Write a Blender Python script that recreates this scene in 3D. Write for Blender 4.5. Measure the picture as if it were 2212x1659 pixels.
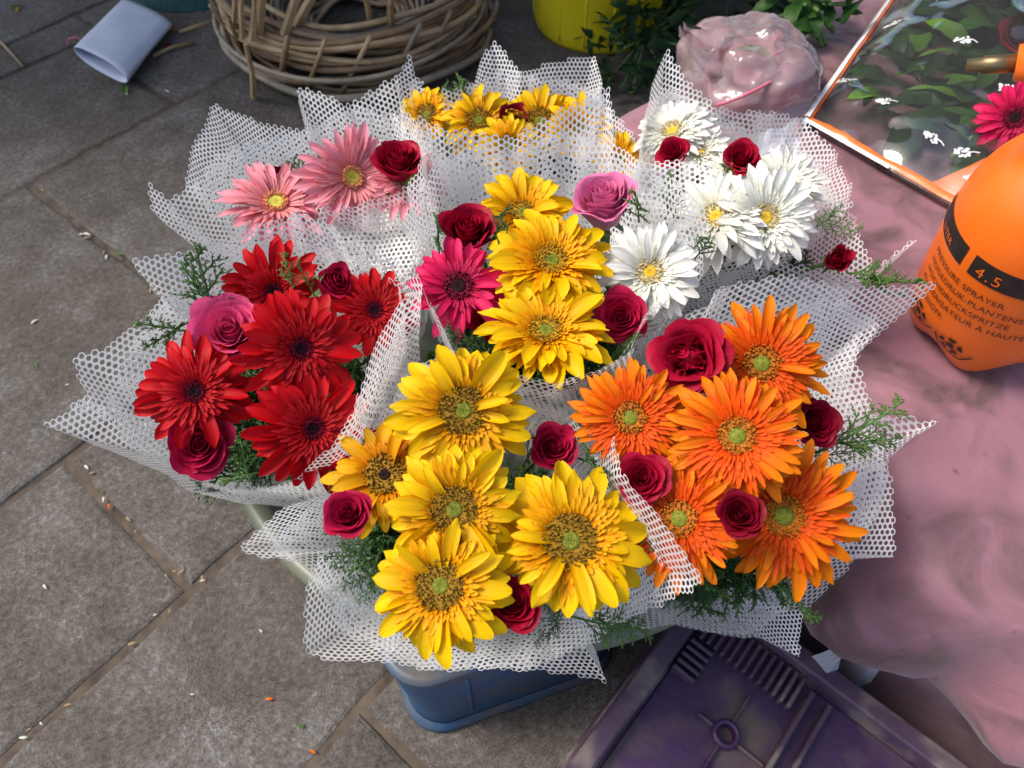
import bpy, math, random
import numpy as np
from mathutils import Vector, Matrix, noise
rnd = random.Random(7)
for o in list(bpy.data.objects): bpy.data.objects.remove(o)
S = bpy.context.scene
COL = S.collection

# ------------------------------------------------------------------ camera
TH = math.radians(54.5); CAMZ = 1.15; FPX = 1580.0
CT, ST = math.cos(TH), math.sin(TH)
cam_d = bpy.data.cameras.new('camera'); cam = bpy.data.objects.new('camera', cam_d); COL.objects.link(cam)
cam.location = (0, 0, CAMZ); cam.rotation_euler = (math.pi/2 - TH, 0, 0)
cam_d.sensor_width = 36; cam_d.lens = FPX/2212*36; cam_d.clip_start = 0.02; cam_d.clip_end = 500
cam_d.dof.use_dof = True; cam_d.dof.focus_distance = 0.66; cam_d.dof.aperture_fstop = 10
S.camera = cam
CAM = Vector((0, 0, CAMZ)); RIGHT = Vector((1, 0, 0)); UP = Vector((0, ST, CT)); FWD = Vector((0, CT, -ST))
def pix(u, v, z):
    """point at height z seen at pixel (u, v) of a 2212 px wide picture"""
    r = (u-1106)/FPX; w = (v-829.5)/FPX
    d = FWD + RIGHT*r - UP*w
    return CAM + d*((z-CAMZ)/d.z)
def depth(p): return (Vector(p)-CAM).dot(FWD)

# ------------------------------------------------------------------ world, sun, exposure
SUN_EL, SUN_AZ = 54, -82          # azimuth measured from +Y towards +X
W = bpy.data.worlds.new('World'); S.world = W; W.use_nodes = True
nt = W.node_tree; nt.nodes.clear()
sky = nt.nodes.new('ShaderNodeTexSky'); sky.sky_type = 'NISHITA'; sky.sun_disc = False
sky.sun_elevation = math.radians(SUN_EL); sky.sun_rotation = math.radians(SUN_AZ); sky.dust_density = 3; sky.ozone_density = 1
bg = nt.nodes.new('ShaderNodeBackground'); bg.inputs[1].default_value = 0.15
wo = nt.nodes.new('ShaderNodeOutputWorld')
nt.links.new(sky.outputs[0], bg.inputs[0]); nt.links.new(bg.outputs[0], wo.inputs[0])
sun_d = bpy.data.lights.new('sun', 'SUN'); sun_d.energy = 2.3; sun_d.angle = math.radians(20); sun_d.color = (1, .94, .84)
sun = bpy.data.objects.new('sun', sun_d); COL.objects.link(sun)
el, az = math.radians(SUN_EL), math.radians(SUN_AZ)
sdir = Vector((math.sin(az)*math.cos(el), math.cos(az)*math.cos(el), math.sin(el)))
sun.rotation_euler = sdir.to_track_quat('Z', 'Y').to_euler(); sun.location = (0, 0, 4)
S.view_settings.view_transform = 'Standard'; S.view_settings.look = 'None'; S.view_settings.gamma = 1
S.view_settings.exposure = 0.64
S.view_settings.use_curve_mapping = False
S.cycles.use_denoising = True
S.cycles.max_bounces = 8; S.cycles.transparent_max_bounces = 24

# ------------------------------------------------------------------ helpers
def link(o, parent=None):
    COL.objects.link(o)
    if parent is not None: o.parent = parent
    return o
def tag(o, label=None, cat=None, group=None, kind=None):
    if label: o['label'] = label
    if cat: o['category'] = cat
    if group: o['group'] = group
    if kind: o['kind'] = kind
    return o
def empty(name, loc, label, cat, group=None):
    o = bpy.data.objects.new(name, None); o.empty_display_size = .05; link(o); o.location = loc
    return tag(o, label, cat, group)
def mesh(name, v, f, mat=None, uv=None, smooth=True):
    m = bpy.data.meshes.new(name); m.from_pydata([tuple(p) for p in v], [], [tuple(q) for q in f])
    if uv is not None:
        l = m.uv_layers.new(name='UVMap'); idx = np.empty(len(m.loops), dtype=np.int32); m.loops.foreach_get('vertex_index', idx)
        l.data.foreach_set('uv', np.asarray(uv, dtype=np.float32)[idx].ravel())
    if mat: m.materials.append(mat)
    if smooth: m.polygons.foreach_set('use_smooth', [True]*len(m.polygons))
    m.update(); return m
def obj(name, me, parent=None, loc=None, mat4=None):
    o = bpy.data.objects.new(name, me); link(o, parent)
    if mat4 is not None: o.matrix_local = mat4
    if loc is not None: o.location = loc
    return o
class MB:
    """collects pieces of geometry"""
    def __init__(s): s.v = []; s.f = []; s.uv = []
    def add(s, v, f, uv=None):
        n = len(s.v); s.v += [tuple(p) for p in v]; s.f += [tuple(i+n for i in q) for q in f]
        s.uv += [tuple(q) for q in (uv if uv is not None else [(0, 0)]*len(v))]
    def grid(s, P, uvs=True, wrap=False):
        """P[i][j] points"""
        ni, nj = len(P), len(P[0]); v = [p for r in P for p in r]; f = []
        for i in range(ni-1):
            for j in range(nj if wrap else nj-1):
                k = (j+1) % nj
                f.append((i*nj+j, i*nj+k, (i+1)*nj+k, (i+1)*nj+j))
        s.add(v, f, [(j/(nj-1), i/(ni-1)) for i in range(ni) for j in range(nj)])
    def tube(s, pts, rad, n=6, cap=True):
        pts = [Vector(p) for p in pts]; rings = []
        for i, p in enumerate(pts):
            t = (pts[min(i+1, len(pts)-1)]-pts[max(i-1, 0)]).normalized()
            a = t.orthogonal().normalized() if i == 0 else (a - t*a.dot(t)).normalized()
            b = t.cross(a); r = rad[i] if hasattr(rad, '__len__') else rad
            rings.append([p + (a*math.cos(2*math.pi*k/n)+b*math.sin(2*math.pi*k/n))*r for k in range(n)])
        o = len(s.v); s.grid(rings, wrap=True)
        if cap:
            s.f.append(tuple(o+k for k in range(n))[::-1]); m = o+(len(pts)-1)*n; s.f.append(tuple(m+k for k in range(n)))
    def box(s, c, e, R=None):
        c = Vector(c); v = []
        for x in (-1, 1):
            for y in (-1, 1):
                for z in (-1, 1):
                    p = Vector((x*e[0], y*e[1], z*e[2])); v.append(c + (R @ p if R else p))
        s.add(v, [(0, 1, 3, 2), (4, 6, 7, 5), (0, 4, 5, 1), (2, 3, 7, 6), (0, 2, 6, 4), (1, 5, 7, 3)])
    def lathe(s, prof, n=48, fn=None):
        P = []
        for (r, z) in prof:
            P.append([(fn(r, z, 2*math.pi*k/n) if fn else Vector((r*math.cos(2*math.pi*k/n), r*math.sin(2*math.pi*k/n), z))) for k in range(n)])
        s.grid(P, wrap=True)
    def build(s, name, mat, smooth=True): return mesh(name, s.v, s.f, mat, s.uv, smooth)
def nz(p, sc=1, seed=0): return noise.noise(Vector((p[0]*sc+seed*7.3, p[1]*sc-seed*3.1, p[2]*sc+seed*1.7)))

# ------------------------------------------------------------------ materials
def mat(name):
    m = bpy.data.materials.new(name); m.use_nodes = True; n = m.node_tree.nodes
    return m, m.node_tree, n['Principled BSDF'], n['Material Output']
def N(t, kind, **kw):
    n = t.nodes.new(kind)
    for k, v in kw.items(): setattr(n, k, v)
    return n
def ramp(t, stops):
    n = N(t, 'ShaderNodeValToRGB'); e = n.color_ramp.elements
    while len(e) < len(stops): e.new(.5)
    for q, (p, c) in zip(e, stops): q.position = p; q.color = (*c, 1)
    return n
def noise_mat(name, c1, c2, scale=20, rough=.6, detail=4, bump=0, bscale=60, coords='Object', spec=.5, c3=None, s3=3):
    m, t, b, o = mat(name)
    tc = N(t, 'ShaderNodeTexCoord'); no = N(t, 'ShaderNodeTexNoise'); no.inputs['Scale'].default_value = scale; no.inputs['Detail'].default_value = detail
    t.links.new(tc.outputs[coords], no.inputs['Vector'])
    r = ramp(t, [(.3, c1), (.7, c2)]); t.links.new(no.outputs['Fac'], r.inputs[0]); last = r.outputs[0]
    if c3:
        n3 = N(t, 'ShaderNodeTexNoise'); n3.inputs['Scale'].default_value = s3; n3.inputs['Detail'].default_value = 5; t.links.new(tc.outputs[coords], n3.inputs['Vector'])
        r3 = ramp(t, [(.52, (0, 0, 0)), (.68, (1, 1, 1))]); t.links.new(n3.outputs['Fac'], r3.inputs[0])
        mx = N(t, 'ShaderNodeMixRGB'); t.links.new(r3.outputs[0], mx.inputs[0]); t.links.new(last, mx.inputs[1]); mx.inputs[2].default_value = (*c3, 1); last = mx.outputs[0]
    t.links.new(last, b.inputs['Base Color']); b.inputs['Roughness'].default_value = rough; b.inputs['Specular IOR Level'].default_value = spec
    if bump:
        nb = N(t, 'ShaderNodeTexNoise'); nb.inputs['Scale'].default_value = bscale; nb.inputs['Detail'].default_value = 4; t.links.new(tc.outputs[coords], nb.inputs['Vector'])
        bp = N(t, 'ShaderNodeBump'); bp.inputs['Strength'].default_value = bump; bp.inputs['Distance'].default_value = .004
        t.links.new(nb.outputs['Fac'], bp.inputs['Height']); t.links.new(bp.outputs[0], b.inputs['Normal'])
    return m
def petal_mat(name, base, tip, trans=.28, rough=.45, streak=.12):
    """petal: colour runs from its base to its tip along UV.y, fine lengthwise veins along UV.x"""
    m, t, b, o = mat(name)
    uv = N(t, 'ShaderNodeUVMap'); sp = N(t, 'ShaderNodeSeparateXYZ'); t.links.new(uv.outputs[0], sp.inputs[0])
    r = ramp(t, [(.1, base), (.75, tip)]); t.links.new(sp.outputs[1], r.inputs[0])
    mp = N(t, 'ShaderNodeMapping'); mp.inputs['Scale'].default_value = (14, 1.2, 1); t.links.new(uv.outputs[0], mp.inputs[0])
    no = N(t, 'ShaderNodeTexNoise'); no.inputs['Scale'].default_value = 1.0; no.inputs['Detail'].default_value = 3; t.links.new(mp.outputs[0], no.inputs['Vector'])
    oi = N(t, 'ShaderNodeObjectInfo')
    mr = N(t, 'ShaderNodeMapRange'); mr.inputs[1].default_value = .3; mr.inputs[2].default_value = .7; mr.inputs[3].default_value = 1-streak; mr.inputs[4].default_value = 1+streak*.5
    t.links.new(no.outputs['Fac'], mr.inputs[0])
    mr2 = N(t, 'ShaderNodeMapRange'); mr2.inputs[3].default_value = .86; mr2.inputs[4].default_value = 1.06; t.links.new(oi.outputs['Random'], mr2.inputs[0])
    mu = N(t, 'ShaderNodeMath', operation='MULTIPLY'); t.links.new(mr.outputs[0], mu.inputs[0]); t.links.new(mr2.outputs[0], mu.inputs[1])
    hv = N(t, 'ShaderNodeHueSaturation'); t.links.new(r.outputs[0], hv.inputs['Color']); t.links.new(mu.outputs[0], hv.inputs['Value'])
    t.links.new(hv.outputs[0], b.inputs['Base Color']); b.inputs['Roughness'].default_value = rough; b.inputs['Specular IOR Level'].default_value = .18
    bp = N(t, 'ShaderNodeBump'); bp.inputs['Strength'].default_value = .35; bp.inputs['Distance'].default_value = .002
    t.links.new(no.outputs['Fac'], bp.inputs['Height']); t.links.new(bp.outputs[0], b.inputs['Normal'])
    tr = N(t, 'ShaderNodeBsdfTranslucent'); t.links.new(hv.outputs[0], tr.inputs[0])
    mx = N(t, 'ShaderNodeMixShader'); mx.inputs[0].default_value = trans
    t.links.new(b.outputs[0], mx.inputs[1]); t.links.new(tr.outputs[0], mx.inputs[2]); t.links.new(mx.outputs[0], o.inputs[0])
    return m
def plain(name, c, rough=.5, spec=.5, metal=0, coat=0):
    m, t, b, o = mat(name); b.inputs['Base Color'].default_value = (*c, 1); b.inputs['Roughness'].default_value = rough
    b.inputs['Specular IOR Level'].default_value = spec; b.inputs['Metallic'].default_value = metal; b.inputs['Coat Weight'].default_value = coat
    return m
def film_mat(name, tint=(1, 1, 1), haze=.06, hazecol=(.9, .9, .9), gloss=.05, bump=0, bscale=25, refl=1.0):
    """thin clear plastic film: see-through, mirror-like at its fresnel, a little milky"""
    m, t, b, o = mat(name); t.nodes.remove(b)
    tr = N(t, 'ShaderNodeBsdfTransparent'); tr.inputs[0].default_value = (*tint, 1)
    gl = N(t, 'ShaderNodeBsdfGlossy'); gl.inputs['Roughness'].default_value = gloss
    df = N(t, 'ShaderNodeBsdfDiffuse'); df.inputs[0].default_value = (*hazecol, 1)
    fr = N(t, 'ShaderNodeFresnel'); fr.inputs[0].default_value = 1.55
    tc = N(t, 'ShaderNodeTexCoord'); no = N(t, 'ShaderNodeTexNoise'); no.inputs['Scale'].default_value = bscale; no.inputs['Detail'].default_value = 3; no.inputs['Distortion'].default_value = .8
    t.links.new(tc.outputs['Object'], no.inputs['Vector'])
    if bump:
        bp = N(t, 'ShaderNodeBump'); bp.inputs['Strength'].default_value = bump; bp.inputs['Distance'].default_value = .01
        t.links.new(no.outputs['Fac'], bp.inputs['Height'])
        for s_ in (gl, fr): t.links.new(bp.outputs[0], s_.inputs['Normal'])
    mu = N(t, 'ShaderNodeMath', operation='MULTIPLY'); mu.inputs[1].default_value = 1.7*refl; mu.use_clamp = True; t.links.new(fr.outputs[0], mu.inputs[0])
    m1 = N(t, 'ShaderNodeMixShader'); m1.inputs[0].default_value = haze; t.links.new(tr.outputs[0], m1.inputs[1]); t.links.new(df.outputs[0], m1.inputs[2])
    m2 = N(t, 'ShaderNodeMixShader'); t.links.new(mu.outputs[0], m2.inputs[0]); t.links.new(m1.outputs[0], m2.inputs[1]); t.links.new(gl.outputs[0], m2.inputs[2])
    t.links.new(m2.outputs[0], o.inputs[0]); return m

def net_mat():
    m, t, b, o = mat('white_net_film')
    b.inputs['Base Color'].default_value = (.93, .93, .93, 1); b.inputs['Roughness'].default_value = .28; b.inputs['Specular IOR Level'].default_value = .6
    tr = N(t, 'ShaderNodeBsdfTranslucent'); tr.inputs[0].default_value = (.93, .93, .93, 1)
    tp = N(t, 'ShaderNodeBsdfTransparent')
    mx = N(t, 'ShaderNodeMixShader'); mx.inputs[0].default_value = .42; t.links.new(b.outputs[0], mx.inputs[1]); t.links.new(tr.outputs[0], mx.inputs[2])
    m2 = N(t, 'ShaderNodeMixShader'); m2.inputs[0].default_value = .04; t.links.new(mx.outputs[0], m2.inputs[1]); t.links.new(tp.outputs[0], m2.inputs[2])
    t.links.new(m2.outputs[0], o.inputs[0]); return m

def slab_mat():
    m, t, b, o = mat('granite_slab')
    tc = N(t, 'ShaderNodeTexCoord'); oi = N(t, 'ShaderNodeObjectInfo')
    def ns(scale, detail, rough=.6):
        n = N(t, 'ShaderNodeTexNoise'); n.inputs['Scale'].default_value = scale; n.inputs['Detail'].default_value = detail; n.inputs['Roughness'].default_value = rough
        t.links.new(tc.outputs['Object'], n.inputs['Vector']); return n
    big, mid, fine, patch = ns(1.7, 6), ns(85, 6, .8), ns(330, 3, .7), ns(9, 4)
    r1 = ramp(t, [(.30, (.060, .049, .041)), (.48, (.112, .098, .086)), (.60, (.155, .144, .133)), (.74, (.27, .275, .28))])
    sh = N(t, 'ShaderNodeMath', operation='MULTIPLY_ADD'); t.links.new(patch.outputs['Fac'], sh.inputs[0]); sh.inputs[1].default_value = .55; sh.inputs[2].default_value = -.265
    sm = N(t, 'ShaderNodeMath', operation='ADD'); t.links.new(mid.outputs['Fac'], sm.inputs[0]); t.links.new(sh.outputs[0], sm.inputs[1]); t.links.new(sm.outputs[0], r1.inputs[0])
    r2 = ramp(t, [(.32, (.5, .5, .51)), (.5, (1, 1, 1)), (.7, (1.4, 1.4, 1.4))]); t.links.new(fine.outputs['Fac'], r2.inputs[0])
    mu = N(t, 'ShaderNodeMixRGB', blend_type='MULTIPLY'); mu.inputs[0].default_value = 1; t.links.new(r1.outputs[0], mu.inputs[1]); t.links.new(r2.outputs[0], mu.inputs[2])
    r3 = ramp(t, [(.3, (.74, .68, .62)), (.55, (1.0, .98, .95)), (.7, (1.15, 1.16, 1.17))]); t.links.new(big.outputs['Fac'], r3.inputs[0])
    m3 = N(t, 'ShaderNodeMixRGB', blend_type='MULTIPLY'); m3.inputs[0].default_value = 1; t.links.new(mu.outputs[0], m3.inputs[1]); t.links.new(r3.outputs[0], m3.inputs[2])
    hv = N(t, 'ShaderNodeHueSaturation'); mr = N(t, 'ShaderNodeMapRange'); mr.inputs[3].default_value = .74; mr.inputs[4].default_value = 1.12
    t.links.new(oi.outputs['Random'], mr.inputs[0]); t.links.new(mr.outputs[0], hv.inputs['Value']); t.links.new(m3.outputs[0], hv.inputs['Color'])
    t.links.new(hv.outputs[0], b.inputs['Base Color']); b.inputs['Roughness'].default_value = .8; b.inputs['Specular IOR Level'].default_value = .3
    ad = N(t, 'ShaderNodeMath', operation='MULTIPLY_ADD'); t.links.new(fine.outputs['Fac'], ad.inputs[0]); ad.inputs[1].default_value = .4; t.links.new(mid.outputs['Fac'], ad.inputs[2])
    bp = N(t, 'ShaderNodeBump'); bp.inputs['Strength'].default_value = .7; bp.inputs['Distance'].default_value = .004
    t.links.new(ad.outputs[0], bp.inputs['Height']); t.links.new(bp.outputs[0], b.inputs['Normal'])
    return m

def cloth_mat():
    m, t, b, o = mat('dirty_pink_cloth')
    tc = N(t, 'ShaderNodeTexCoord')
    def ns(scale, detail, dist=0):
        n = N(t, 'ShaderNodeTexNoise'); n.inputs['Scale'].default_value = scale; n.inputs['Detail'].default_value = detail; n.inputs['Distortion'].default_value = dist
        t.links.new(tc.outputs['Object'], n.inputs['Vector']); return n
    a = ns(5, 6, .4); d = ns(9, 7, 1.2); s = ns(38, 3)
    r = ramp(t, [(.3, (.235, .10, .128)), (.7, (.35, .165, .20))]); t.links.new(a.outputs['Fac'], r.inputs[0])
    rd = ramp(t, [(.43, (0, 0, 0)), (.64, (.9, .9, .9))]); t.links.new(d.outputs['Fac'], rd.inputs[0])
    mx = N(t, 'ShaderNodeMixRGB'); t.links.new(rd.outputs[0], mx.inputs[0]); t.links.new(r.outputs[0], mx.inputs[1]); mx.inputs[2].default_value = (.10, .052, .05, 1)
    rs = ramp(t, [(.68, (0, 0, 0)), (.78, (.8, .8, .8))]); t.links.new(s.outputs['Fac'], rs.inputs[0])
    m2 = N(t, 'ShaderNodeMixRGB'); t.links.new(rs.outputs[0], m2.inputs[0]); t.links.new(mx.outputs[0], m2.inputs[1]); m2.inputs[2].default_value = (.06, .045, .045, 1)
    t.links.new(m2.outputs[0], b.inputs['Base Color']); b.inputs['Roughness'].default_value = .62; b.inputs['Sheen Weight'].default_value = .25
    w1 = ns(4.5, 2, 1.5); ab = N(t, 'ShaderNodeMath', operation='SUBTRACT'); ab.inputs[1].default_value = .5; t.links.new(w1.outputs['Fac'], ab.inputs[0])
    a2 = N(t, 'ShaderNodeMath', operation='ABSOLUTE'); t.links.new(ab.outputs[0], a2.inputs[0]); rr = ramp(t, [(0, (0, 0, 0)), (.06, (1, 1, 1))]); t.links.new(a2.outputs[0], rr.inputs[0])
    sm = N(t, 'ShaderNodeMath', operation='MULTIPLY_ADD'); t.links.new(rr.outputs[0], sm.inputs[0]); sm.inputs[1].default_value = .06; t.links.new(d.outputs['Fac'], sm.inputs[2])
    bp = N(t, 'ShaderNodeBump'); bp.inputs['Strength'].default_value = .9; bp.inputs['Distance'].default_value = .007
    t.links.new(sm.outputs[0], bp.inputs['Height']); t.links.new(bp.outputs[0], b.inputs['Normal'])
    return m

def crate_mat():
    m = noise_mat('dusty_purple_plastic', (.034, .013, .052), (.056, .023, .078), 8, .45, 6, .2, 90, c3=(.12, .085, .075), s3=9)
    return m

NET = net_mat(); SLAB = slab_mat(); CLOTH = cloth_mat()
M = {}
M['stem'] = noise_mat('green_stem', (.05, .11, .02), (.09, .17, .03), 30, .5)
M['conifer'] = noise_mat('conifer_green', (.022, .068, .012), (.055, .145, .022), 60, .5)
M['conifer_pale'] = noise_mat('conifer_light_green', (.05, .13, .02), (.10, .21, .03), 60, .5)
PC = {  # outer base, outer tip, inner base, inner tip
 'yellow': ((.82, .40, .001), (.90, .57, .001), (.80, .29, .001), (.88, .43, .001)),
 'amber':  ((.66, .26, .001), (.82, .43, .001), (.62, .18, .001), (.74, .29, .001)),
 'orange': ((.80, .10, .001), (.88, .23, .001), (.76, .06, .002), (.82, .105, .002)),
 'red':    ((.42, .001, .004), (.60, .002, .008), (.40, .002, .006), (.56, .006, .012)),
 'hotpink':((.60, .006, .07), (.76, .018, .12), (.45, .004, .05), (.6, .014, .09)),
 'pink':   ((.88, .26, .28), (.92, .35, .41), (.86, .28, .28), (.90, .36, .38)),
 'white':  ((.88, .87, .74), (.93, .92, .86), (.87, .86, .72), (.91, .90, .79)),
}
for k, c in PC.items():
    M['out_'+k] = petal_mat('gerbera_ray_'+k, c[0], c[1]); M['in_'+k] = petal_mat('gerbera_inner_'+k, c[2], c[3], .2)
RC = {'crimson': ((.24, .002, .012), (.40, .004, .030)), 'dark': ((.11, .001, .008), (.20, .002, .014)), 'pinkrose': ((.82, .42, .50), (.80, .22, .42)),
      'magenta': ((.70, .04, .16), (.80, .085, .24)), 'ruby': ((.30, .003, .03), (.46, .008, .055))}
for k, c in RC.items(): M['rose_'+k] = petal_mat('rose_'+k, c[0], c[1], .15, .5, .08)
M['disc_brown'] = noise_mat('disc_brown', (.10, .045, .006), (.42, .24, .02), 55, .7, 2, spec=.12)
M['disc_gold'] = noise_mat('disc_gold', (.30, .14, .008), (.62, .38, .03), 40, .7, 2, spec=.12)
M['disc_rust'] = noise_mat('disc_rust', (.28, .07, .008), (.60, .22, .02), 40, .7, 2, spec=.12)
M['disc_black'] = noise_mat('disc_black', (.008, .002, .004), (.10, .006, .012), 30, .6, 2, spec=.12)
M['disc_wine'] = noise_mat('disc_wine', (.06, .003, .012), (.30, .01, .04), 30, .6, 2, spec=.12)
M['disc_cream'] = noise_mat('disc_cream', (.42, .30, .08), (.78, .70, .45), 40, .7, 2, spec=.12)
M['disc_peach'] = noise_mat('disc_peach', (.70, .30, .12), (.82, .45, .25), 40, .7, 2, spec=.12)
M['c_green'] = noise_mat('disc_centre_green', (.10, .12, .012), (.24, .25, .03), 25, .7, 2, spec=.12)
M['c_dark'] = noise_mat('disc_centre_dark', (.006, .003, .004), (.03, .006, .01), 25, .7, 2, spec=.12)
M['c_lemon'] = noise_mat('disc_centre_lemon', (.50, .46, .05), (.70, .62, .12), 25, .7, 2, spec=.12)
M['c_gold'] = noise_mat('disc_centre_gold', (.55, .34, .02), (.72, .50, .05), 25, .7, 2, spec=.12)
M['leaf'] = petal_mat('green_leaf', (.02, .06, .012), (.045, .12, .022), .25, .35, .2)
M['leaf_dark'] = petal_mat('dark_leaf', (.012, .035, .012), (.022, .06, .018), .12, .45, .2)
M['leaf_bright'] = petal_mat('bright_leaf', (.06, .15, .02), (.13, .27, .04), .3, .35, .2)

# ================================================================== THE SETTING
g = MB(); q = 60
g.grid([[Vector((x, y, -.02)) for x in (-q, q)] for y in (-q, q)])
ground = tag(obj('ground', g.build('ground', noise_mat('joint_soil', (.045, .033, .024), (.12, .092, .066), 30, .95, 5, .5, 80))), kind='structure')
P3 = pix(410, 1275, 0); Pl = pix(0, 1645, 0)
ea = (P3-Pl).normalized(); ea = Vector((ea.x, ea.y)); en = Vector((ea.y, -ea.x))
def sq(p): d = Vector((p.x, p.y))-Vector((P3.x, P3.y)); return d.dot(ea), d.dot(en)
q_L2 = sq(pix(150, 985, 0))[1]; q_L1 = sq(pix(150, 349, 0))[1]; q_L0 = sq(pix(75, 137, 0))[1]
s_B1 = sq(pix(75, 408, 0))[0]; s_B2 = sq(pix(280, 1140, 0))[0]
rows = [(-2.9, None), (-2.35, None), (-1.75, None), (q_L0, None), (q_L1, s_B1+.42), (q_L2, s_B1), (0, s_B2), (.34, .30), (.86, .05), (1.3, .5), (1.8, .2)]
rs = random.Random(3); sl = 0
pave = tag(obj('pavement', MB().build('pavement_bed', SLAB)), kind='structure')
gb = MB(); gb.grid([[Vector((x, y, -.0045)) for x in (-4, 4)] for y in (-1.5, 5)]); pave.data = gb.build('pavement_bed', ground.data.materials[0])
for i in range(len(rows)-1):
    q0, q1 = rows[i][0], rows[i+1][0]; anchor = rows[i+1][1]
    if anchor is None: anchor = rs.uniform(0, .8)
    cuts = [anchor]; 
    while cuts[-1] < 4.2: cuts.append(cuts[-1]+rs.uniform(.5, .95))
    while cuts[0] > -3.2: cuts.insert(0, cuts[0]-rs.uniform(.5, .95))
    for j in range(len(cuts)-1):
        gap = rs.uniform(.0018, .0040)
        cs = [(cuts[j]+gap, q0+gap), (cuts[j+1]-gap, q0+gap), (cuts[j+1]-gap, q1-gap), (cuts[j]+gap, q1-gap)]
        cw = Vector((P3.x, P3.y)) + ea*(cuts[j]+cuts[j+1])/2 + en*(q0+q1)/2
        if not (-2.6 < cw.x < 2.6 and -.9 < cw.y < 4.2): continue
        # outline with slightly wandering, worn edges
        out = []
        for k in range(4):
            a, b_ = Vector(cs[k]), Vector(cs[(k+1) % 4]); n_ = max(4, int((b_-a).length/.045))
            for r_ in range(n_):
                p = a.lerp(b_, r_/n_); out.append(p)
        mid = Vector(((cs[0][0]+cs[1][0])/2, (cs[0][1]+cs[2][1])/2))
        tilt = (rs.uniform(-.004, .004), rs.uniform(-.004, .004)); dz = rs.uniform(-.002, .002)
        def w3(p, z):
            c = Vector((P3.x, P3.y)) + ea*p.x + en*p.y
            return Vector((c.x, c.y, z+dz+tilt[0]*(p.x-mid.x)+tilt[1]*(p.y-mid.y)))
        rings = []
        for inset, z in ((0, -.03), (0, -.007), (.004, -.002), (.010, 0), (.03, .0005)):
            ring = []
            for p in out:
                d = (mid-p); e = Vector((math.copysign(1, d.x), math.copysign(1, d.y)))
                jx = .006*noise.noise(Vector((p.x*9, p.y*9, i*5+j)))+.004*noise.noise(Vector((p.x*40, p.y*40, i+j)))
                onx = min(abs(p.x-cs[0][0]), abs(p.x-cs[1][0])) < 1e-5; ony = min(abs(p.y-cs[0][1]), abs(p.y-cs[2][1])) < 1e-5
                off = max(0, inset + (jx+.002 if inset < .02 else 0))
                ring.append(w3(p+Vector((e.x*off if onx else 0, e.y*off if ony else 0)), z))
            rings.append(ring)
        b = MB(); b.grid(rings, wrap=True); n_ = len(out); b.f.append(tuple((len(rings)-1)*n_+k for k in range(n_)))
        v = [p for p in b.v]; c3 = w3(mid, 0)
        me = mesh('paving_slab', [Vector(p)-c3 for p in v], b.f, SLAB, smooth=False)
        obj('paving_slab', me, pave, loc=c3)

# ================================================================== FLOWER KIT
def ray_petal(w=.23, n=11, cup=.10, arch=.12, droop=.0, notch=.05, r0=.16, seed=0, twist=0.):
    """strap-shaped ray petal from r0 to 1 along +X, unit flower radius"""
    R = random.Random(seed); P = []; nx = 7; jig = [R.uniform(-.009, .009) for _ in range(nx)]
    bend = R.uniform(-.05, .05)
    for i in range(n+1):
        t = 1-(1-i/n)**1.35; row = []
        wd = w*.5*(.34 + .66*math.sin(min(1, t/.62)*math.pi/2))*(1 if t < .66 else math.sqrt(max(.0, 1-((t-.66)/.352)**2.0)))
        for j in range(nx):
            s = (j/(nx-1))*2-1
            x = r0+(1-r0)*t + (-notch*abs(s)**2.2 if t > .85 else 0) + (jig[j] if i == n else 0)
            y = s*wd + bend*t*t
            z = arch*math.sin(t*math.pi*.8) - droop*t**2.2 + cup*wd*3*(s*s) + .016*math.cos(s*math.pi*2.2)*min(1, t*3)*(1-t*.6)
            z += twist*s*wd*t
            row.append(Vector((x, y, z)))
        P.append(row)
    b = MB(); b.grid(P); return b
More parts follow.
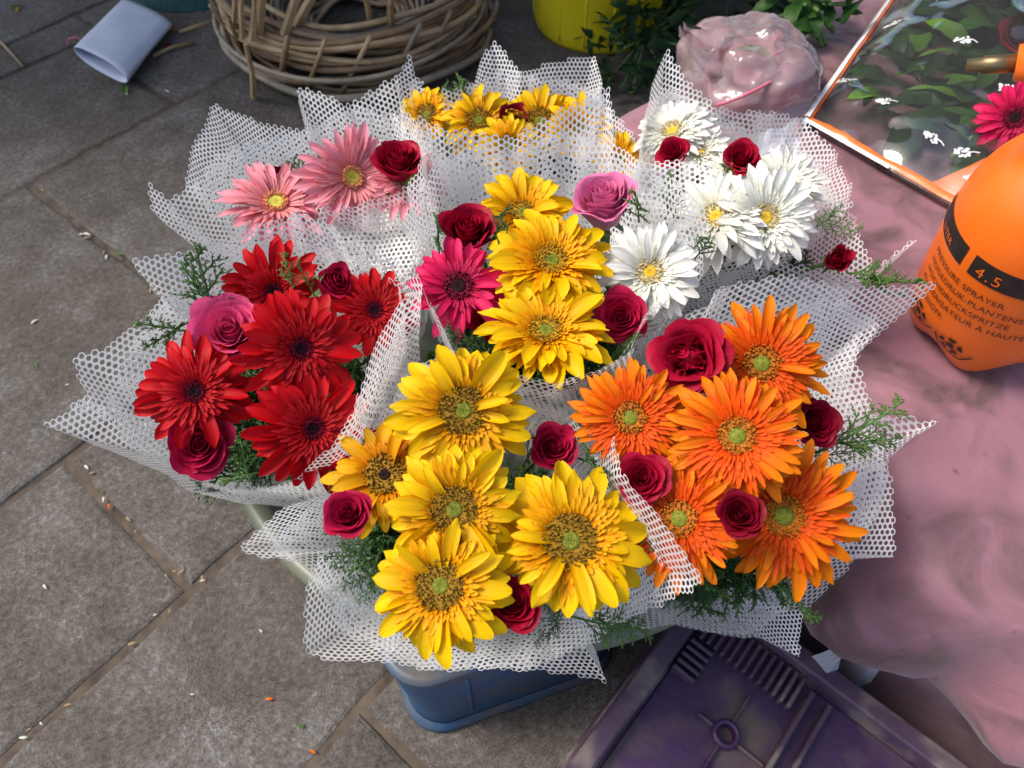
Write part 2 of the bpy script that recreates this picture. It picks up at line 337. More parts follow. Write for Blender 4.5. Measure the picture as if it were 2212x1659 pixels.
KINDS = {
 # L: ray layers (count, length, width, elevation deg, droop); I: inner rings (count, r0, r1, width, elevation); disc and centre radius
 'yellow': dict(col='yellow', L=[(20, 1.0, .245, 0, .08), (18, .94, .235, 4, .04), (17, .82, .20, 7, .0)], I=[(38, .36, .76, .095, 8), (40, .35, .66, .088, 14), (40, .34, .57, .078, 22), (38, .33, .49, .066, 34), (32, .32, .42, .055, 48)], disc=.355, cen=.12, dm='disc_brown', cm='c_green'),
 'gold':   dict(col='yellow', L=[(20, 1.0, .255, 2, .05), (18, .94, .245, 6, .0), (17, .84, .21, 10, .0)], I=[(40, .32, .78, .10, 12), (42, .30, .69, .092, 18), (42, .27, .60, .082, 26), (40, .25, .51, .072, 36), (36, .24, .42, .062, 48), (28, .22, .33, .05, 60)], disc=.27, cen=.11, dm='disc_gold', cm='c_green'),
 'amber':  dict(col='amber', L=[(17, 1.0, .25, 0, .10), (14, .90, .24, 7, .04)], I=[(36, .34, .70, .085, 10), (36, .33, .60, .08, 20), (34, .31, .50, .07, 34)], disc=.35, cen=.10, dm='disc_brown', cm='c_dark'),
 'orange': dict(col='orange', L=[(24, 1.04, .165, 0, .07), (22, .96, .16, 4, .02), (22, .86, .145, 7, .0)], I=[(46, .28, .80, .078, 7), (46, .27, .71, .074, 11), (44, .26, .62, .07, 16), (42, .25, .52, .064, 24), (36, .24, .42, .052, 36)], disc=.285, cen=.13, dm='disc_rust', cm='c_green'),
 'red':    dict(col='red', L=[(19, 1.0, .245, 0, .05), (17, .92, .235, 6, .0)], I=[(36, .20, .60, .08, 10), (34, .18, .49, .07, 18), (30, .16, .38, .055, 30), (26, .15, .30, .04, 44)], disc=.18, cen=.09, dm='disc_wine', cm='c_dark'),
 'hotpink':dict(col='hotpink', L=[(17, 1.0, .235, 0, .05), (15, .92, .225, 7, .0)], I=[(36, .26, .56, .065, 10), (34, .25, .46, .055, 22)], disc=.28, cen=.15, dm='disc_wine', cm='c_dark'),
 'pink':   dict(col='pink', L=[(22, 1.0, .175, 4, .04), (22, .94, .165, 9, .0), (20, .84, .155, 15, .0)], I=[(38, .22, .70, .075, 20), (38, .2, .56, .065, 32)], disc=.2, cen=.14, dm='disc_peach', cm='c_lemon'),
 'white':  dict(col='white', L=[(21, 1.0, .215, 2, .05), (20, .94, .205, 7, .0), (19, .86, .19, 12, .0)], I=[(40, .28, .76, .095, 15), (40, .26, .66, .088, 22), (38, .25, .56, .078, 32), (36, .23, .46, .066, 44), (30, .22, .36, .05, 56)], disc=.27, cen=.12, dm='disc_cream', cm='c_gold'),
}
_cache = {}
def gerbera_meshes(kind):
    if kind in _cache: return _cache[kind]
    K = KINDS[kind]; R = random.Random(hash(kind) % 1000 if False else sum(map(ord, kind)))
    pet = []
    for li, (n, ln, w, elv, dr) in enumerate(K['L']):
        pet.append([ray_petal(w*R.uniform(.88, 1.12), 11, R.uniform(.03, .22), R.uniform(.02, .16), dr*R.uniform(.2, 2.2)+R.choice((0, 0, .05)), R.uniform(.0, .05), .16, R.random(), R.uniform(-.6, .6)).build('ray_petal', M['out_'+K['col']]) for _ in range(8)])
    inner = []
    for var in range(3):
        b = MB()
        for (n, r0, r1, w, elv) in K['I']:
            for i in range(n):
                a = 2*math.pi*(i+R.uniform(-.35, .35))/n; e = math.radians(elv+R.uniform(-8, 8)); ln = (r1-r0)*R.uniform(.82, 1.12); ww = w*R.uniform(.85, 1.15)
                T = Matrix.Rotation(a, 4, 'Z') @ Matrix.Translation((r0, 0, .10+.11*(.75-r1))) @ Matrix.Rotation(-e, 4, 'Y')
                pts = []
                for t, wf in ((0, .5), (.45, 1), (.8, .85), (1, .25)):
                    pts.append([T @ Vector((ln*t, s*ww*.5*wf, .25*ww*abs(s)*wf - .10*ln*t*t)) for s in (-1, 0, 1)])
                b.grid(pts)
        # green underside (calyx) that carries the flower
        b.lathe([(.02, -.16), (.10, -.14), (.17, -.06), (.24, .0), (.26, .02), (.0, .03)], 16)
        inner.append(b.build('inner_petals', M['in_'+K['col']]))
    disc = []; cen = []
    for var in range(2):
        b = MB(); n = 150; rd = K['disc']; rc = K['cen']
        dome = lambda r: .075*(r/rd) - .05*(r/rd)**3 + .115
        b.lathe([(rd, -.02), (rd*.95, dome(rd)), (rd*.6, dome(rd*.6)), (rc*.9, dome(rc)), (.001, dome(rc)-.02)], 24)
        for i in range(n):
            r = math.sqrt(rc**2+(rd**2-rc**2)*(i+.5)/n); a = i*2.39996+R.uniform(-.2, .2); h = (.035+.035*r/rd)*R.uniform(.6, 1.4); s = .016*R.uniform(.7, 1.3)*(rd/.3)
            c = Vector((r*math.cos(a), r*math.sin(a), dome(r))); tip = c+Vector((math.cos(a)*R.uniform(-.02, .03), math.sin(a)*R.uniform(-.02, .03), h))
            base = [c+Vector((s*math.cos(q_), s*math.sin(q_), -.01)) for q_ in (0, 1.57, 3.14, 4.71)]; top = [tip+Vector((s*.75*math.cos(q_+.5), s*.75*math.sin(q_+.5), 0)) for q_ in (0, 1.57, 3.14, 4.71)]
            b.add(base+top, [(0, 1, 5, 4), (1, 2, 6, 5), (2, 3, 7, 6), (3, 0, 4, 7), (4, 5, 6, 7)])
        disc.append(b.build('disc_florets', M[K['dm']], smooth=False))
        b = MB(); z0 = dome(rc)
        b.lathe([(rc, z0-.02), (rc*.95, z0+.012), (rc*.6, z0+.018), (.0, z0-.006 if kind not in ('orange',) else z0+.04)], 16)
        for i in range(46):
            r = rc*math.sqrt((i+.5)/46)*.95; a = i*2.39996; c = Vector((r*math.cos(a), r*math.sin(a), z0+.012)); s = rc*.09
            b.add([c+Vector((s, 0, 0)), c+Vector((0, s, 0)), c+Vector((-s, 0, 0)), c+Vector((0, -s, 0)), c+Vector((0, 0, s*1.6))], [(0, 1, 4), (1, 2, 4), (2, 3, 4), (3, 0, 4)])
        cen.append(b.build('disc_centre', M[K['cm']]))
    _cache[kind] = (pet, inner, disc, cen); return _cache[kind]
def frame(p, n, roll):
    n = Vector(n).normalized(); x = n.orthogonal().normalized(); y = n.cross(x)
    m = Matrix((x, y, n)).transposed().to_4x4(); return Matrix.Translation(p) @ m @ Matrix.Rotation(roll, 4, 'Z')
def facing(p, a, b):
    return ((CAM-p).normalized() + RIGHT*a + UP*b).normalized()
def gerbera(root, kind, u, v, dpx, z, a=0, b=0, label=None, cup=0):
    p = pix(u, v, z); R_ = 1.04*dpx/2/FPX*depth(p); pet, inner, disc, cen = gerbera_meshes(kind); K = KINDS[kind]; R = random.Random(int(u*13+v*7))
    cup += R.uniform(-4, 3); n = facing(p, a+R.uniform(-.1, .1), b+R.uniform(-.1, .1)); Mw = frame(p, n, R.uniform(0, 6.3)) @ Matrix.Scale(R_, 4)
    fl = obj('gerbera', R.choice(inner), root, mat4=Matrix.Translation(-root.location) @ Mw)
    if label: fl['label'] = label
    for li, (cnt, ln, w, elv, dr) in enumerate(K['L']):
        ph = R.uniform(0, 6.3)
        for i in range(cnt):
            if R.random() < .04: continue
            ang = ph+2*math.pi*(i+R.uniform(-.28, .28))/cnt; e = math.radians(elv+cup+R.gauss(0, 7)); s = ln*R.uniform(.82, 1.10)
            T = Matrix.Rotation(ang, 4, 'Z') @ Matrix.Translation((0, 0, -.05+.03*li)) @ Matrix.Rotation(-e, 4, 'Y') @ Matrix.Rotation(R.gauss(0, .12), 4, 'X') @ Matrix.Diagonal((s, s*R.uniform(.9, 1.1), s, 1))
            obj('petal', R.choice(pet[li]), fl, mat4=T)
    obj('disc_florets', R.choice(disc), fl); obj('disc_centre', R.choice(cen), fl)
    stem(root, p - n*R_*.14, n, .0028)
    return fl
def stem(root, p, n, r):
    base = root.location + Vector((rnd.uniform(-.02, .02), rnd.uniform(-.02, .02), .004))
    c1 = p - Vector(n)*.05; pts = []
    for i in range(9):
        t = i/8; pts.append(p*(1-t)**3 + c1*3*t*(1-t)**2 + (base+Vector((0, 0, .10)))*3*t*t*(1-t) + base*t**3)
    b = MB(); b.tube([q_-root.location for q_ in pts], r, 6); obj('stem', b.build('stem', M['stem']), root)

def rose_parts(style, seed):
    """list of (mesh builder) petals, inner first; unit radius about 1, height about .9"""
    R = random.Random(seed); out = []; heart = MB()
    Np = {'bud': 16, 'classic': 26, 'open': 30, 'garden': 34}[style]
    for i in range(Np):
        f = i/(Np-1); ang = i*2.39996+R.uniform(-.25, .25); nu, nv = 10, 7
        if style == 'garden' and f < .6:       # quartered: folds around several little hearts
            k = i % 4; cxy = Vector((.36*math.cos(k*1.57+.4), .36*math.sin(k*1.57+.4), 0)); ff = (i//4)/5; rb = .05+.10*ff; rt = .05+.26*ff; span = 1.5; h = .72+.12*R.random(); ang = R.uniform(0, 6.3); curl = .06
        else:
            cxy = Vector((0, 0, 0))
            op = {'bud': .42, 'classic': .78, 'open': .92, 'garden': .95}[style]
            rb = .03+.42*f**.8; rt = .04+op*f; span = 1.75-.70*f; h = .98-.10*f-(.30*f**3 if style in ('open', 'garden') else .14*f**3); curl = .015+.15*f**2
        P = []; ph = R.uniform(0, 6.3); wav = .012+R.uniform(.03, .11)*f + (.05 if style == 'garden' else 0)
        for iv in range(nv+1):
            v = iv/nv; row = []
            for iu in range(nu+1):
                s = iu/nu*2-1
                edge = 1-.20*abs(s)**3
                vv = v*edge
                rho = rb+(rt-rb)*vv**1.4 - .05*math.sin(vv*3.14)*-1*(f)
                zz = h*vv
                if vv > .72:
                    k_ = (vv-.72)/.28; rho += curl*k_**2; zz -= curl*.55*k_**2.2
                rho += wav*vv*vv*math.sin(s*4+ph) + .05*s*(1 if i % 2 else -1)*vv
                zz += wav*.7*vv*math.sin(s*5+ph*2)
                a = ang+s*span*(.55+.45*math.sin(min(1, v*1.3)*1.57))
                row.append(cxy+Vector((rho*math.cos(a), rho*math.sin(a), zz)))
            P.append(row)
        b = MB(); b.grid(P); (out.append(b) if f > .34 else heart.add(b.v, b.f, b.uv))
    heart.lathe([(.02, -.12), (.12, -.10), (.24, .0), (.36, .12), (.38, .30), (.30, .5), (.16, .62), (.05, .72), (.0, .73)], 14)
    return heart, out
def rose_meshes(style, col, seed):
    k = (style, col, seed)
    if k not in _cache:
        h, o = rose_parts(style, seed); _cache[k] = (h.build('rose_heart', M['rose_'+col]), [b.build('rose_petal', M['rose_'+col]) for b in o])
    return _cache[k]
_sep = None
def rose(root, style, col, u, v, dpx, z, a=0, b=0, label=None, hs=1.0, seed=None):
    global _sep
    z -= .006; p = pix(u, v, z); R = random.Random(int(u*3+v*11)); a += R.uniform(-.22, .22); b += R.uniform(-.15, .2); h, pts = rose_meshes(style, col, seed if seed is not None else R.randrange(4))
    ext = {'bud': .55, 'classic': .95, 'open': 1.1, 'garden': 1.12}[style]
    s = dpx/2/FPX*depth(p)/ext; n = facing(p, a, b)
    Mw = frame(p - n*s*.55*hs, n, R.uniform(0, 6.3)) @ Matrix.Diagonal((s, s, s*hs, 1))
    o = obj('rose', h, root, mat4=Matrix.Translation(-root.location) @ Mw)
    if label: o['label'] = label
    for me in pts: obj('petal', me, o)
    if _sep is None:
        bb = MB()
        for k in range(5):
            T = Matrix.Rotation(k*1.2566, 4, 'Z') @ Matrix.Translation((.10, 0, -.08)) @ Matrix.Rotation(math.radians(12), 4, 'Y')
            bb.grid([[T @ Vector((.62*t, sg*.10*w_, -.25*t*t+.02)) for sg in (-1, 0, 1)] for t, w_ in ((0, .6), (.4, 1), (.75, .6), (1, .08))])
        _sep = bb.build('sepals', M['stem'])
    obj('sepals', _sep, o)
    stem(root, p - n*s*.65*hs, n, .0026)
    return o

# ---- conifer sprigs: a thin axis, side twigs, each twig closely set with scale leaves
def sprig_mesh(seed, pale=False):
    R = random.Random(seed); b = MB()
    def twig(p, d, ln, r, lev):
        d = d.normalized(); side = d.orthogonal().normalized(); nseg = 5; pts = [p]
        bend = Vector((R.uniform(-.35, .35), R.uniform(-.35, .35), R.uniform(-.15, .15)))
        for i in range(nseg):
            d = (d+bend*.12).normalized(); pts.append(pts[-1]+d*ln/nseg)
        b.tube(pts, [r*(1-.55*i/nseg) for i in range(nseg+1)], 4)
        # scale leaves as little pointed bumps along the twig
        k = max(4, int(ln/.026)); pl = side
        for i in range(k):
            t = (i+.5)/k*nseg; i0 = min(nseg-1, int(t)); q_ = pts[i0].lerp(pts[i0+1], t-i0); ax = (pts[i0+1]-pts[i0]).normalized()
            sd = (Matrix.Rotation(i*1.9+R.uniform(-.4, .4), 3, ax) @ side).normalized(); e = q_+(ax*.9+sd*.75)*(.030+.016*R.random())
            w_ = ax.cross(sd)*.014
            b.add([q_+w_, q_-w_, q_+ax*.010+sd*.004, e], [(0, 1, 3), (0, 3, 2), (1, 2, 3)])
        return pts
    main = twig(Vector((0, 0, 0)), Vector((0, 0, 1)), 1.0, .018, 0); n1 = 9
    pl = R.uniform(0, 3.14)
    for i in range(n1):
        t = .18+.78*i/n1; i0 = min(4, int(t*5)); p = main[i0].lerp(main[i0+1], t*5-i0); sg = 1 if i % 2 else -1
        an = pl+R.uniform(-.6, .6); sd = Vector((math.cos(an), math.sin(an), 0))*sg; ln = (.40-.28*t)*R.uniform(.8, 1.2)
        pts = twig(p, Vector((0, 0, .85))+sd*.8, ln, .012, 1)
        for j in range(1, 5):
            if ln < .1: break
            sg2 = 1 if j % 2 else -1; dd = (pts[j+1 if j < 5 else 5]-pts[j]).normalized(); cr = dd.cross(Vector((-sd.y, sd.x, .2))).normalized()
            twig(pts[j], dd*.9+cr*sg2*.7, ln*.42*R.uniform(.7, 1.2), .009, 2)
    return b.build('conifer_sprig', M['conifer_pale' if pale else 'conifer'])
SPR = [sprig_mesh(100+i, False) for i in range(5)]; SPL = [sprig_mesh(200+i, True) for i in range(3)]
def sprig_at(root, p0, p1, R, pale=False, w=1.0):
    d = p1-p0; ln = d.length; T = Matrix.Translation(p0-root.location) @ frame(Vector((0, 0, 0)), d, R.uniform(0, 6.3)) @ Matrix.Diagonal((ln*w, ln*w, ln, 1))
    obj('conifer_sprig', R.choice(SPL if pale else SPR), root, mat4=T)

# ---- hexagonal net sheets
PITCH = .0060
def hexgrid(xmin, xmax, ymin, ymax, p=PITCH):
    dy = p*math.sqrt(3)/2; j = np.arange(math.floor(ymin/dy)-1, math.ceil(ymax/dy)+2); i = np.arange(math.floor(xmin/p)-1, math.ceil(xmax/p)+2)
    I, J = np.meshgrid(i, j); return np.stack([(I*p + (J % 2)*p/2).ravel(), (J*dy).ravel()], 1)
def net_mesh(name, centres, fn, hole=.64, p=PITCH, rot=0.):
    """centres in the flat sheet (m); fn maps flat points (N,2) to 3D (N,3); each cell is a ring of six quads"""
    a = np.arange(6)*math.pi/3+math.pi/6+rot; ring = np.stack([np.cos(a), np.sin(a)], 1)*p/math.sqrt(3)
    o = centres[:, None, :]+ring[None]*1.0; h = centres[:, None, :]+ring[None]*hole
    flat = np.concatenate([o, h], 1).reshape(-1, 2); v = fn(flat).reshape(-1, 12, 3)
    d_ = np.linalg.norm(v[:, :3]-v[:, 3:6], axis=2).max(1); v = v[d_ < 2.6*p]; n = len(v); v = v.reshape(-1, 3)   # torn cells are left out
    k = np.arange(6); kn = (k+1) % 6; q_ = np.stack([k, kn, kn+6, k+6], 1)
    f = (np.arange(n)[:, None, None]*12+q_[None]).reshape(-1, 4)
    m = bpy.data.meshes.new(name); m.vertices.add(len(v)); m.vertices.foreach_set('co', v.astype(np.float32).ravel())
    m.loops.add(f.size); m.loops.foreach_set('vertex_index', f.astype(np.int32).ravel())
    m.polygons.add(len(f)); m.polygons.foreach_set('loop_start', np.arange(0, f.size, 4, dtype=np.int32))
    m.materials.append(NET); m.update(calc_edges=True); m.polygons.foreach_set('use_smooth', [True]*len(f)); m.validate(); return m
def wave_noise(P, seed, amp, scale):
    """smooth pseudo-random displacement field on (N,3) points"""
    R = np.random.RandomState(seed); out = np.zeros(len(P))
    for k in range(7):
        d = R.normal(size=3); d /= np.linalg.norm(d); fr = scale*R.uniform(.5, 1.8); out += np.sin(P@d*fr + R.uniform(0, 6.28))/7**.5
    return out*amp
def wrap(root, rim, centre, t0=.12, seed=0, inner=False, ripple=.0034, power=.66, parts=3):
    """cone of net from the bouquet's foot to a traced rim, unrolled exactly so that the cells keep their size; cut into sheets"""
    B = np.array(root.location) + np.array([0, 0, .01])
    pts = [np.array(pix(*q_)) for q_ in rim]; c = np.array(pix(*centre)); ax = (c-B)/np.linalg.norm(c-B)
    dense = []
    for i in range(len(pts)):
        a, b_ = pts[i], pts[(i+1) % len(pts)]
        for k in range(16): dense.append(a+(b_-a)*k/16)
    dense = np.array(dense)
    if inner:      # a second sheet inside the first, its edge smoother and a little lower
        dense = sum(np.roll(dense, s_, 0) for s_ in range(-22, 23, 2))/23; dense[:, 2] -= .008; dense = B + (dense-B)*.96
    elif True:
        dense = (np.roll(dense, 1, 0)+dense*2+np.roll(dense, -1, 0))/4
    nd = len(dense); V0 = dense-B; L = np.linalg.norm(V0, axis=1); U = V0/L[:, None]
    cr_ = np.cross(U, np.roll(U, -1, 0))@ax
    if cr_.sum() < 0: dense = dense[::-1].copy(); V0 = dense-B; L = np.linalg.norm(V0, axis=1); U = V0/L[:, None]; cr_ = np.cross(U, np.roll(U, -1, 0))@ax
    ang_ = np.arccos(np.clip((U*np.roll(U, -1, 0)).sum(1), -1, 1)); dphi = np.where(cr_ > 0, ang_, 1e-5)
    start = (seed*nd//7) % nd; nparts = parts; res = []
    for k in range(nparts):
        i_0 = start + k*nd//nparts; i_1 = start + (k+1)*nd//nparts + 6         # sheets overlap a little
        idx = np.arange(i_0, i_1+1) % nd; A = np.concatenate([[0], np.cumsum(dphi[idx[:-1]])]); D = dense[idx]; off = seed*.7+k*1.1
        A = A*1.0; Phi = A[-1]
        def fn(flat, A=A, D=D, off=off, k=k):
            rho = np.hypot(flat[:, 0], flat[:, 1]); phi = np.mod(np.arctan2(flat[:, 1], flat[:, 0])-off+.5, 2*math.pi)-.5
            rimp = np.stack([np.interp(phi, A, D[:, q_]) for q_ in range(3)], 1); v = rimp-B; LL = np.linalg.norm(v, axis=1); t = rho/LL
            P = np.empty_like(rimp); P[:, :2] = B[:2]+v[:, :2]*(t**power)[:, None]; P[:, 2] = B[2]+v[:, 2]*t**(2-power)
            hd_ = v.copy(); hd_[:, 2] = 0; hd_ /= np.linalg.norm(hd_, axis=1)[:, None]+1e-6; aa = np.arctan2(hd_[:, 1], hd_[:, 0])
            amp = ripple*t*(np.sin(aa*9+seed*2.1)+.6*np.sin(aa*17+seed)) + wave_noise(P, seed+5, .0030, 30)+wave_noise(P, seed+9, .0007, 110)+.0015*k
            return P+hd_*amp[:, None]
        Lmax = L.max()*1.02; cen = hexgrid(-Lmax, Lmax, -Lmax, Lmax); rt = .5*seed
        ca, sa = math.cos(rt), math.sin(rt); cen = cen@np.array([[ca, sa], [-sa, ca]])
        rho = np.hypot(cen[:, 0], cen[:, 1]); phi = np.mod(np.arctan2(cen[:, 1], cen[:, 0])-off, 2*math.pi)
        ok = (phi < Phi) & (rho > Lmax*t0); cen, phi, rho = cen[ok], phi[ok], rho[ok]
        LL = np.linalg.norm(np.stack([np.interp(phi, A, D[:, q_]) for q_ in range(3)], 1)-B, axis=1); cen = cen[rho < LL-.0015]
        me = net_mesh('net_wrap', cen, fn, rot=rt); me.transform(Matrix.Translation(-root.location)); res.append(obj('net_wrap', me, root))
    return res
def flap(root, outline, seed=0, curl=.01, rot=.3):
    """a loose corner of net: polygon of (u, v, z) points, gently curved"""
    P = np.array([pix(*q_) for q_ in outline]); c = P.mean(0); U, s_, Vt = np.linalg.svd(P-c); ex, ey, n = Vt
    fl = np.stack([(P-c)@ex, (P-c)@ey], 1); h = (P-c)@n
    cen = hexgrid(fl[:, 0].min(), fl[:, 0].max(), fl[:, 1].min(), fl[:, 1].max()); ca, sa = math.cos(rot), math.sin(rot)
    big = hexgrid(-.4, .4, -.4, .4)@np.array([[ca, sa], [-sa, ca]]); cen = big
    ins = np.zeros(len(cen), bool); x, y = cen[:, 0], cen[:, 1]
    for i in range(len(fl)):
        (x1, y1), (x2, y2) = fl[i], fl[(i+1) % len(fl)]
        cnd = (y1 > y) != (y2 > y)
        with np.errstate(divide='ignore', invalid='ignore'): ins ^= cnd & (x < (x2-x1)*(y-y1)/(y2-y1)+x1)
    cen = cen[ins]
    def fn(f):
        d2 = ((f[:, None, :]-fl[None])**2).sum(2)+1e-5; w_ = 1/d2; hh = (w_*h[None]).sum(1)/w_.sum(1)
        p = c+f[:, :1]*ex+f[:, 1:]*ey; p = p+n*hh[:, None]
        return p+n*(wave_noise(p, seed, curl, 30)+wave_noise(p, seed+3, .0012, 120))[:, None]
    me = net_mesh('net_flap', cen, fn, rot=rot); me.transform(Matrix.Translation(-root.location)); return obj('net_flap', me, root)
def filler(root, centre, rx, ry, z, n, seed, drop=.022):
    """sprigs standing between the flowers, tips just under the blooms"""
    R = random.Random(seed); c = pix(*centre)
    for i in range(int(n*1.5)):
        a = R.uniform(0, 6.28); r = math.sqrt(R.random()); tip = Vector((c.x+rx*r*math.cos(a), c.y+ry*r*math.sin(a), z-drop-.05*r*r+R.uniform(-.02, .012)))
        base = root.location+Vector((0, 0, .05)); p0 = base.lerp(tip, .55)+Vector((R.uniform(-.01, .01), R.uniform(-.01, .01), 0))
        p0 = tip-(tip-p0).normalized()*R.uniform(.08, .13)
        sprig_at(root, p0, tip, R, R.random() < .12, 1.1)
def bouquet(name, label, base):
    return empty(name, base, label, 'bouquet', 'net-wrapped bouquets in the round tub')
def sprigs(root, lst, seed=1, w=1.0):
    R = random.Random(seed)
    for (u0, v0, z0, u1, v1, z1, pale) in lst: sprig_at(root, pix(u0, v0, z0), pix(u1, v1, z1), R, pale, w)

# ================================================================== TUB, STOOL
TUBC = Vector((.011, .588, 0)); TUBZ = .40; FLOOR = .285
t = empty('round_tub', (TUBC.x, TUBC.y, .262), 'wide round olive grey plastic tub holding the bouquets, on the blue box', 'tub')
olive = noise_mat('olive_plastic', (.095, .105, .068), (.14, .15, .10), 6, .38, 5, .05, 40)
z_ = -t.location.z
b = MB(); b.lathe([(.0, .262+z_), (.315, .262+z_), (.33, .268+z_), (.366, TUBZ-.018+z_), (.358, TUBZ-.018+z_), (.322, .28+z_), (.30, .275+z_), (0, .275+z_)], 96); obj('basin', b.build('basin', olive), t)
b = MB(); pr = [(.373+.013*math.cos(a), TUBZ-.008+.010*math.sin(a)+z_) for a in np.linspace(0, 2*math.pi, 15)]; b.lathe(pr, 128); obj('rim', b.build('rim', olive), t)

ang = math.atan2(pix(1260, 1470, 0).y-pix(950, 1580, 0).y, pix(1260, 1470, 0).x-pix(950, 1580, 0).x)
e1 = Vector((math.cos(ang), math.sin(ang), 0)); e2 = Vector((-e1.y, e1.x, 0)); cc = pix(925, 1577, 0)+e1*.138+e2*.150
st = empty('blue_box', (cc.x, cc.y, 0), 'scuffed blue plastic box with rounded corners under the round tub', 'box')
blue = noise_mat('scuffed_blue_plastic', (.010, .055, .13), (.018, .085, .19), 7, .45, 6, .1, 60, c3=(.085, .08, .075), s3=7)
def rsq(h, rc, n=10):
    o = []
    for k, (sx, sy) in enumerate(((1, 1), (-1, 1), (-1, -1), (1, -1))):
        for i in range(n+1):
            a = k*math.pi/2+i/n*math.pi/2; o.append((sx*(h-rc)+rc*math.cos(a), sy*(h-rc)+rc*math.sin(a)))
    return o
Rz = Matrix.Rotation(ang, 3, 'Z')
def rs_shell(levels): 
    b = MB(); b.grid([[Rz @ Vector((x, y, z)) for (x, y) in rsq(h, rc)] for (h, rc, z) in levels], wrap=True); return b
b = rs_shell([(.152, .055, .004), (.154, .055, .03), (.152, .055, .05), (.158, .055, .235), (.159, .055, .255), (.159, .055, .2615), (.15, .05, .2615), (.02, .01, .2612)])
obj('body', b.build('body', blue), st)
b = rs_shell([(.144, .05, 0), (.160, .058, .0), (.163, .06, .005), (.162, .06, .012), (.154, .056, .018)]); obj('foot_rim', b.build('foot_rim', noise_mat('dusty_blue_plastic', (.012, .06, .14), (.09, .085, .08), 11, .6, 6, .2, 60)), st)
for k in range(4):
    d = Vector((1, 0, 0)) if k % 2 == 0 else Vector((0, 1, 0)); sgn = 1 if k < 2 else -1
    for off in (-.07, .07):
        b = MB(); nrm = d*sgn; sd = Vector((-nrm.y, nrm.x, 0)); p0 = Rz @ (nrm*.1535+sd*off+Vector((0, 0, .05))); p1 = Rz @ (nrm*.1565+sd*off+Vector((0, 0, .235))); b.tube([p0, p1], .004, 8)
        obj('wall_rib', b.build('wall_rib', blue), st)

# ================================================================== BOUQUETS
def place(u, v, zc, k=.35):      # foot of a bouquet on the tub floor: under its blooms, drawn in towards the tub's middle
    p = pix(u, v, zc); q_ = Vector((p.x, p.y, 0)).lerp(TUBC, k); return Vector((q_.x, q_.y, .2765))

# --- red
r = bouquet('red_bouquet', 'bouquet of red gerberas with one big magenta rose in white net', place(560, 790, .58))
rim = [(905,600,.70),(862,640,.70),(822,715,.695),(792,795,.69),(758,880,.67),(705,962,.64),(640,1030,.61),(545,1056,.575),(405,1050,.545),(250,978,.56),(98,915,.575),(200,852,.575),(168,770,.60),(250,740,.595),(335,650,.61),(268,560,.65),(440,538,.64),(560,480,.66),(650,455,.67),(760,520,.66),(850,560,.67)]
wrap(r, rim, (560,790,.58), seed=1); wrap(r, rim, (560,790,.58), seed=2, inner=True)
gerbera(r, 'red', 592, 630, 225, .635, .0, -.15); gerbera(r, 'red', 648, 752, 265, .655, .05, .0); gerbera(r, 'red', 425, 848, 255, .615, -.25, .05)
gerbera(r, 'red', 672, 928, 265, .62, .25, .05); gerbera(r, 'red', 806, 672, 205, .64, .25, .2)
rose(r, 'open', 'magenta', 497, 714, 185, .64, -.1, .35, 'large wide open magenta rose'); rose(r, 'bud', 'ruby', 725, 606, 76, .67, .1, .5, 'small closed crimson rose bud', 1.0)
rose(r, 'classic', 'ruby', 432, 957, 150, .595, -.1, -.1, 'crimson rose'); filler(r, (560,800,.6), .11, .10, .60, 46, 1)
sprigs(r, [(470,740,.6,440,520,.69,0),(480,700,.62,400,560,.67,0),(430,720,.60,290,690,.64,1),(420,690,.6,300,745,.62,0),(640,640,.66,600,545,.70,1),(680,640,.66,640,560,.69,1),(590,990,.58,520,940,.62,1),(560,1020,.57,470,1045,.58,1),(540,1040,.56,510,950,.60,1),(640,960,.58,560,900,.60,0),(640,1030,.57,590,1000,.6,0),(690,820,.6,770,760,.62,0),(770,780,.6,740,860,.6,0)], 2)
# --- light pink
r = bouquet('pink_bouquet', 'bouquet of light pink gerberas with a red rose in white net', place(690, 400, .54, .3))
rim = [(945,420,.66),(930,370,.67),(880,405,.65),(830,412,.64),(760,448,.625),(690,442,.61),(640,425,.605),(560,472,.575),(490,485,.55),(420,530,.55),(325,455,.57),(315,382,.60),(378,376,.60),(405,395,.59),(455,222,.60),(560,262,.60),(662,285,.60),(645,190,.625),(760,222,.625),(857,160,.64),(868,240,.63),(925,300,.64)]
wrap(r, rim, (690,385,.57), seed=3); wrap(r, rim, (690,385,.57), seed=4, inner=True)
flap(r, [(640,428,.60),(700,440,.60),(770,450,.60),(835,410,.61),(905,400,.62),(935,480,.60),(900,560,.58),(860,600,.57),(780,580,.55),(700,560,.55),(650,500,.57)], 3, .012, .2)
gerbera(r, 'pink', 757, 385, 225, .615, .25, .1); gerbera(r, 'pink', 598, 448, 235, .595, -.15, .7); gerbera(r, 'pink', 880, 395, 185, .625, .2, .5)
rose(r, 'classic', 'crimson', 860, 346, 118, .665, .1, .8, 'red rose', 1.15); rose(r, 'classic', 'dark', 612, 392, 75, .60, 0, .3, 'dark red rose'); filler(r, (700,420,.56), .10, .09, .575, 40, 2)
sprigs(r, [(680,400,.58,640,340,.63,0),(660,410,.58,620,350,.62,0),(700,380,.58,700,330,.63,0),(900,440,.58,830,410,.62,0),(560,440,.56,520,400,.58,0)], 3)
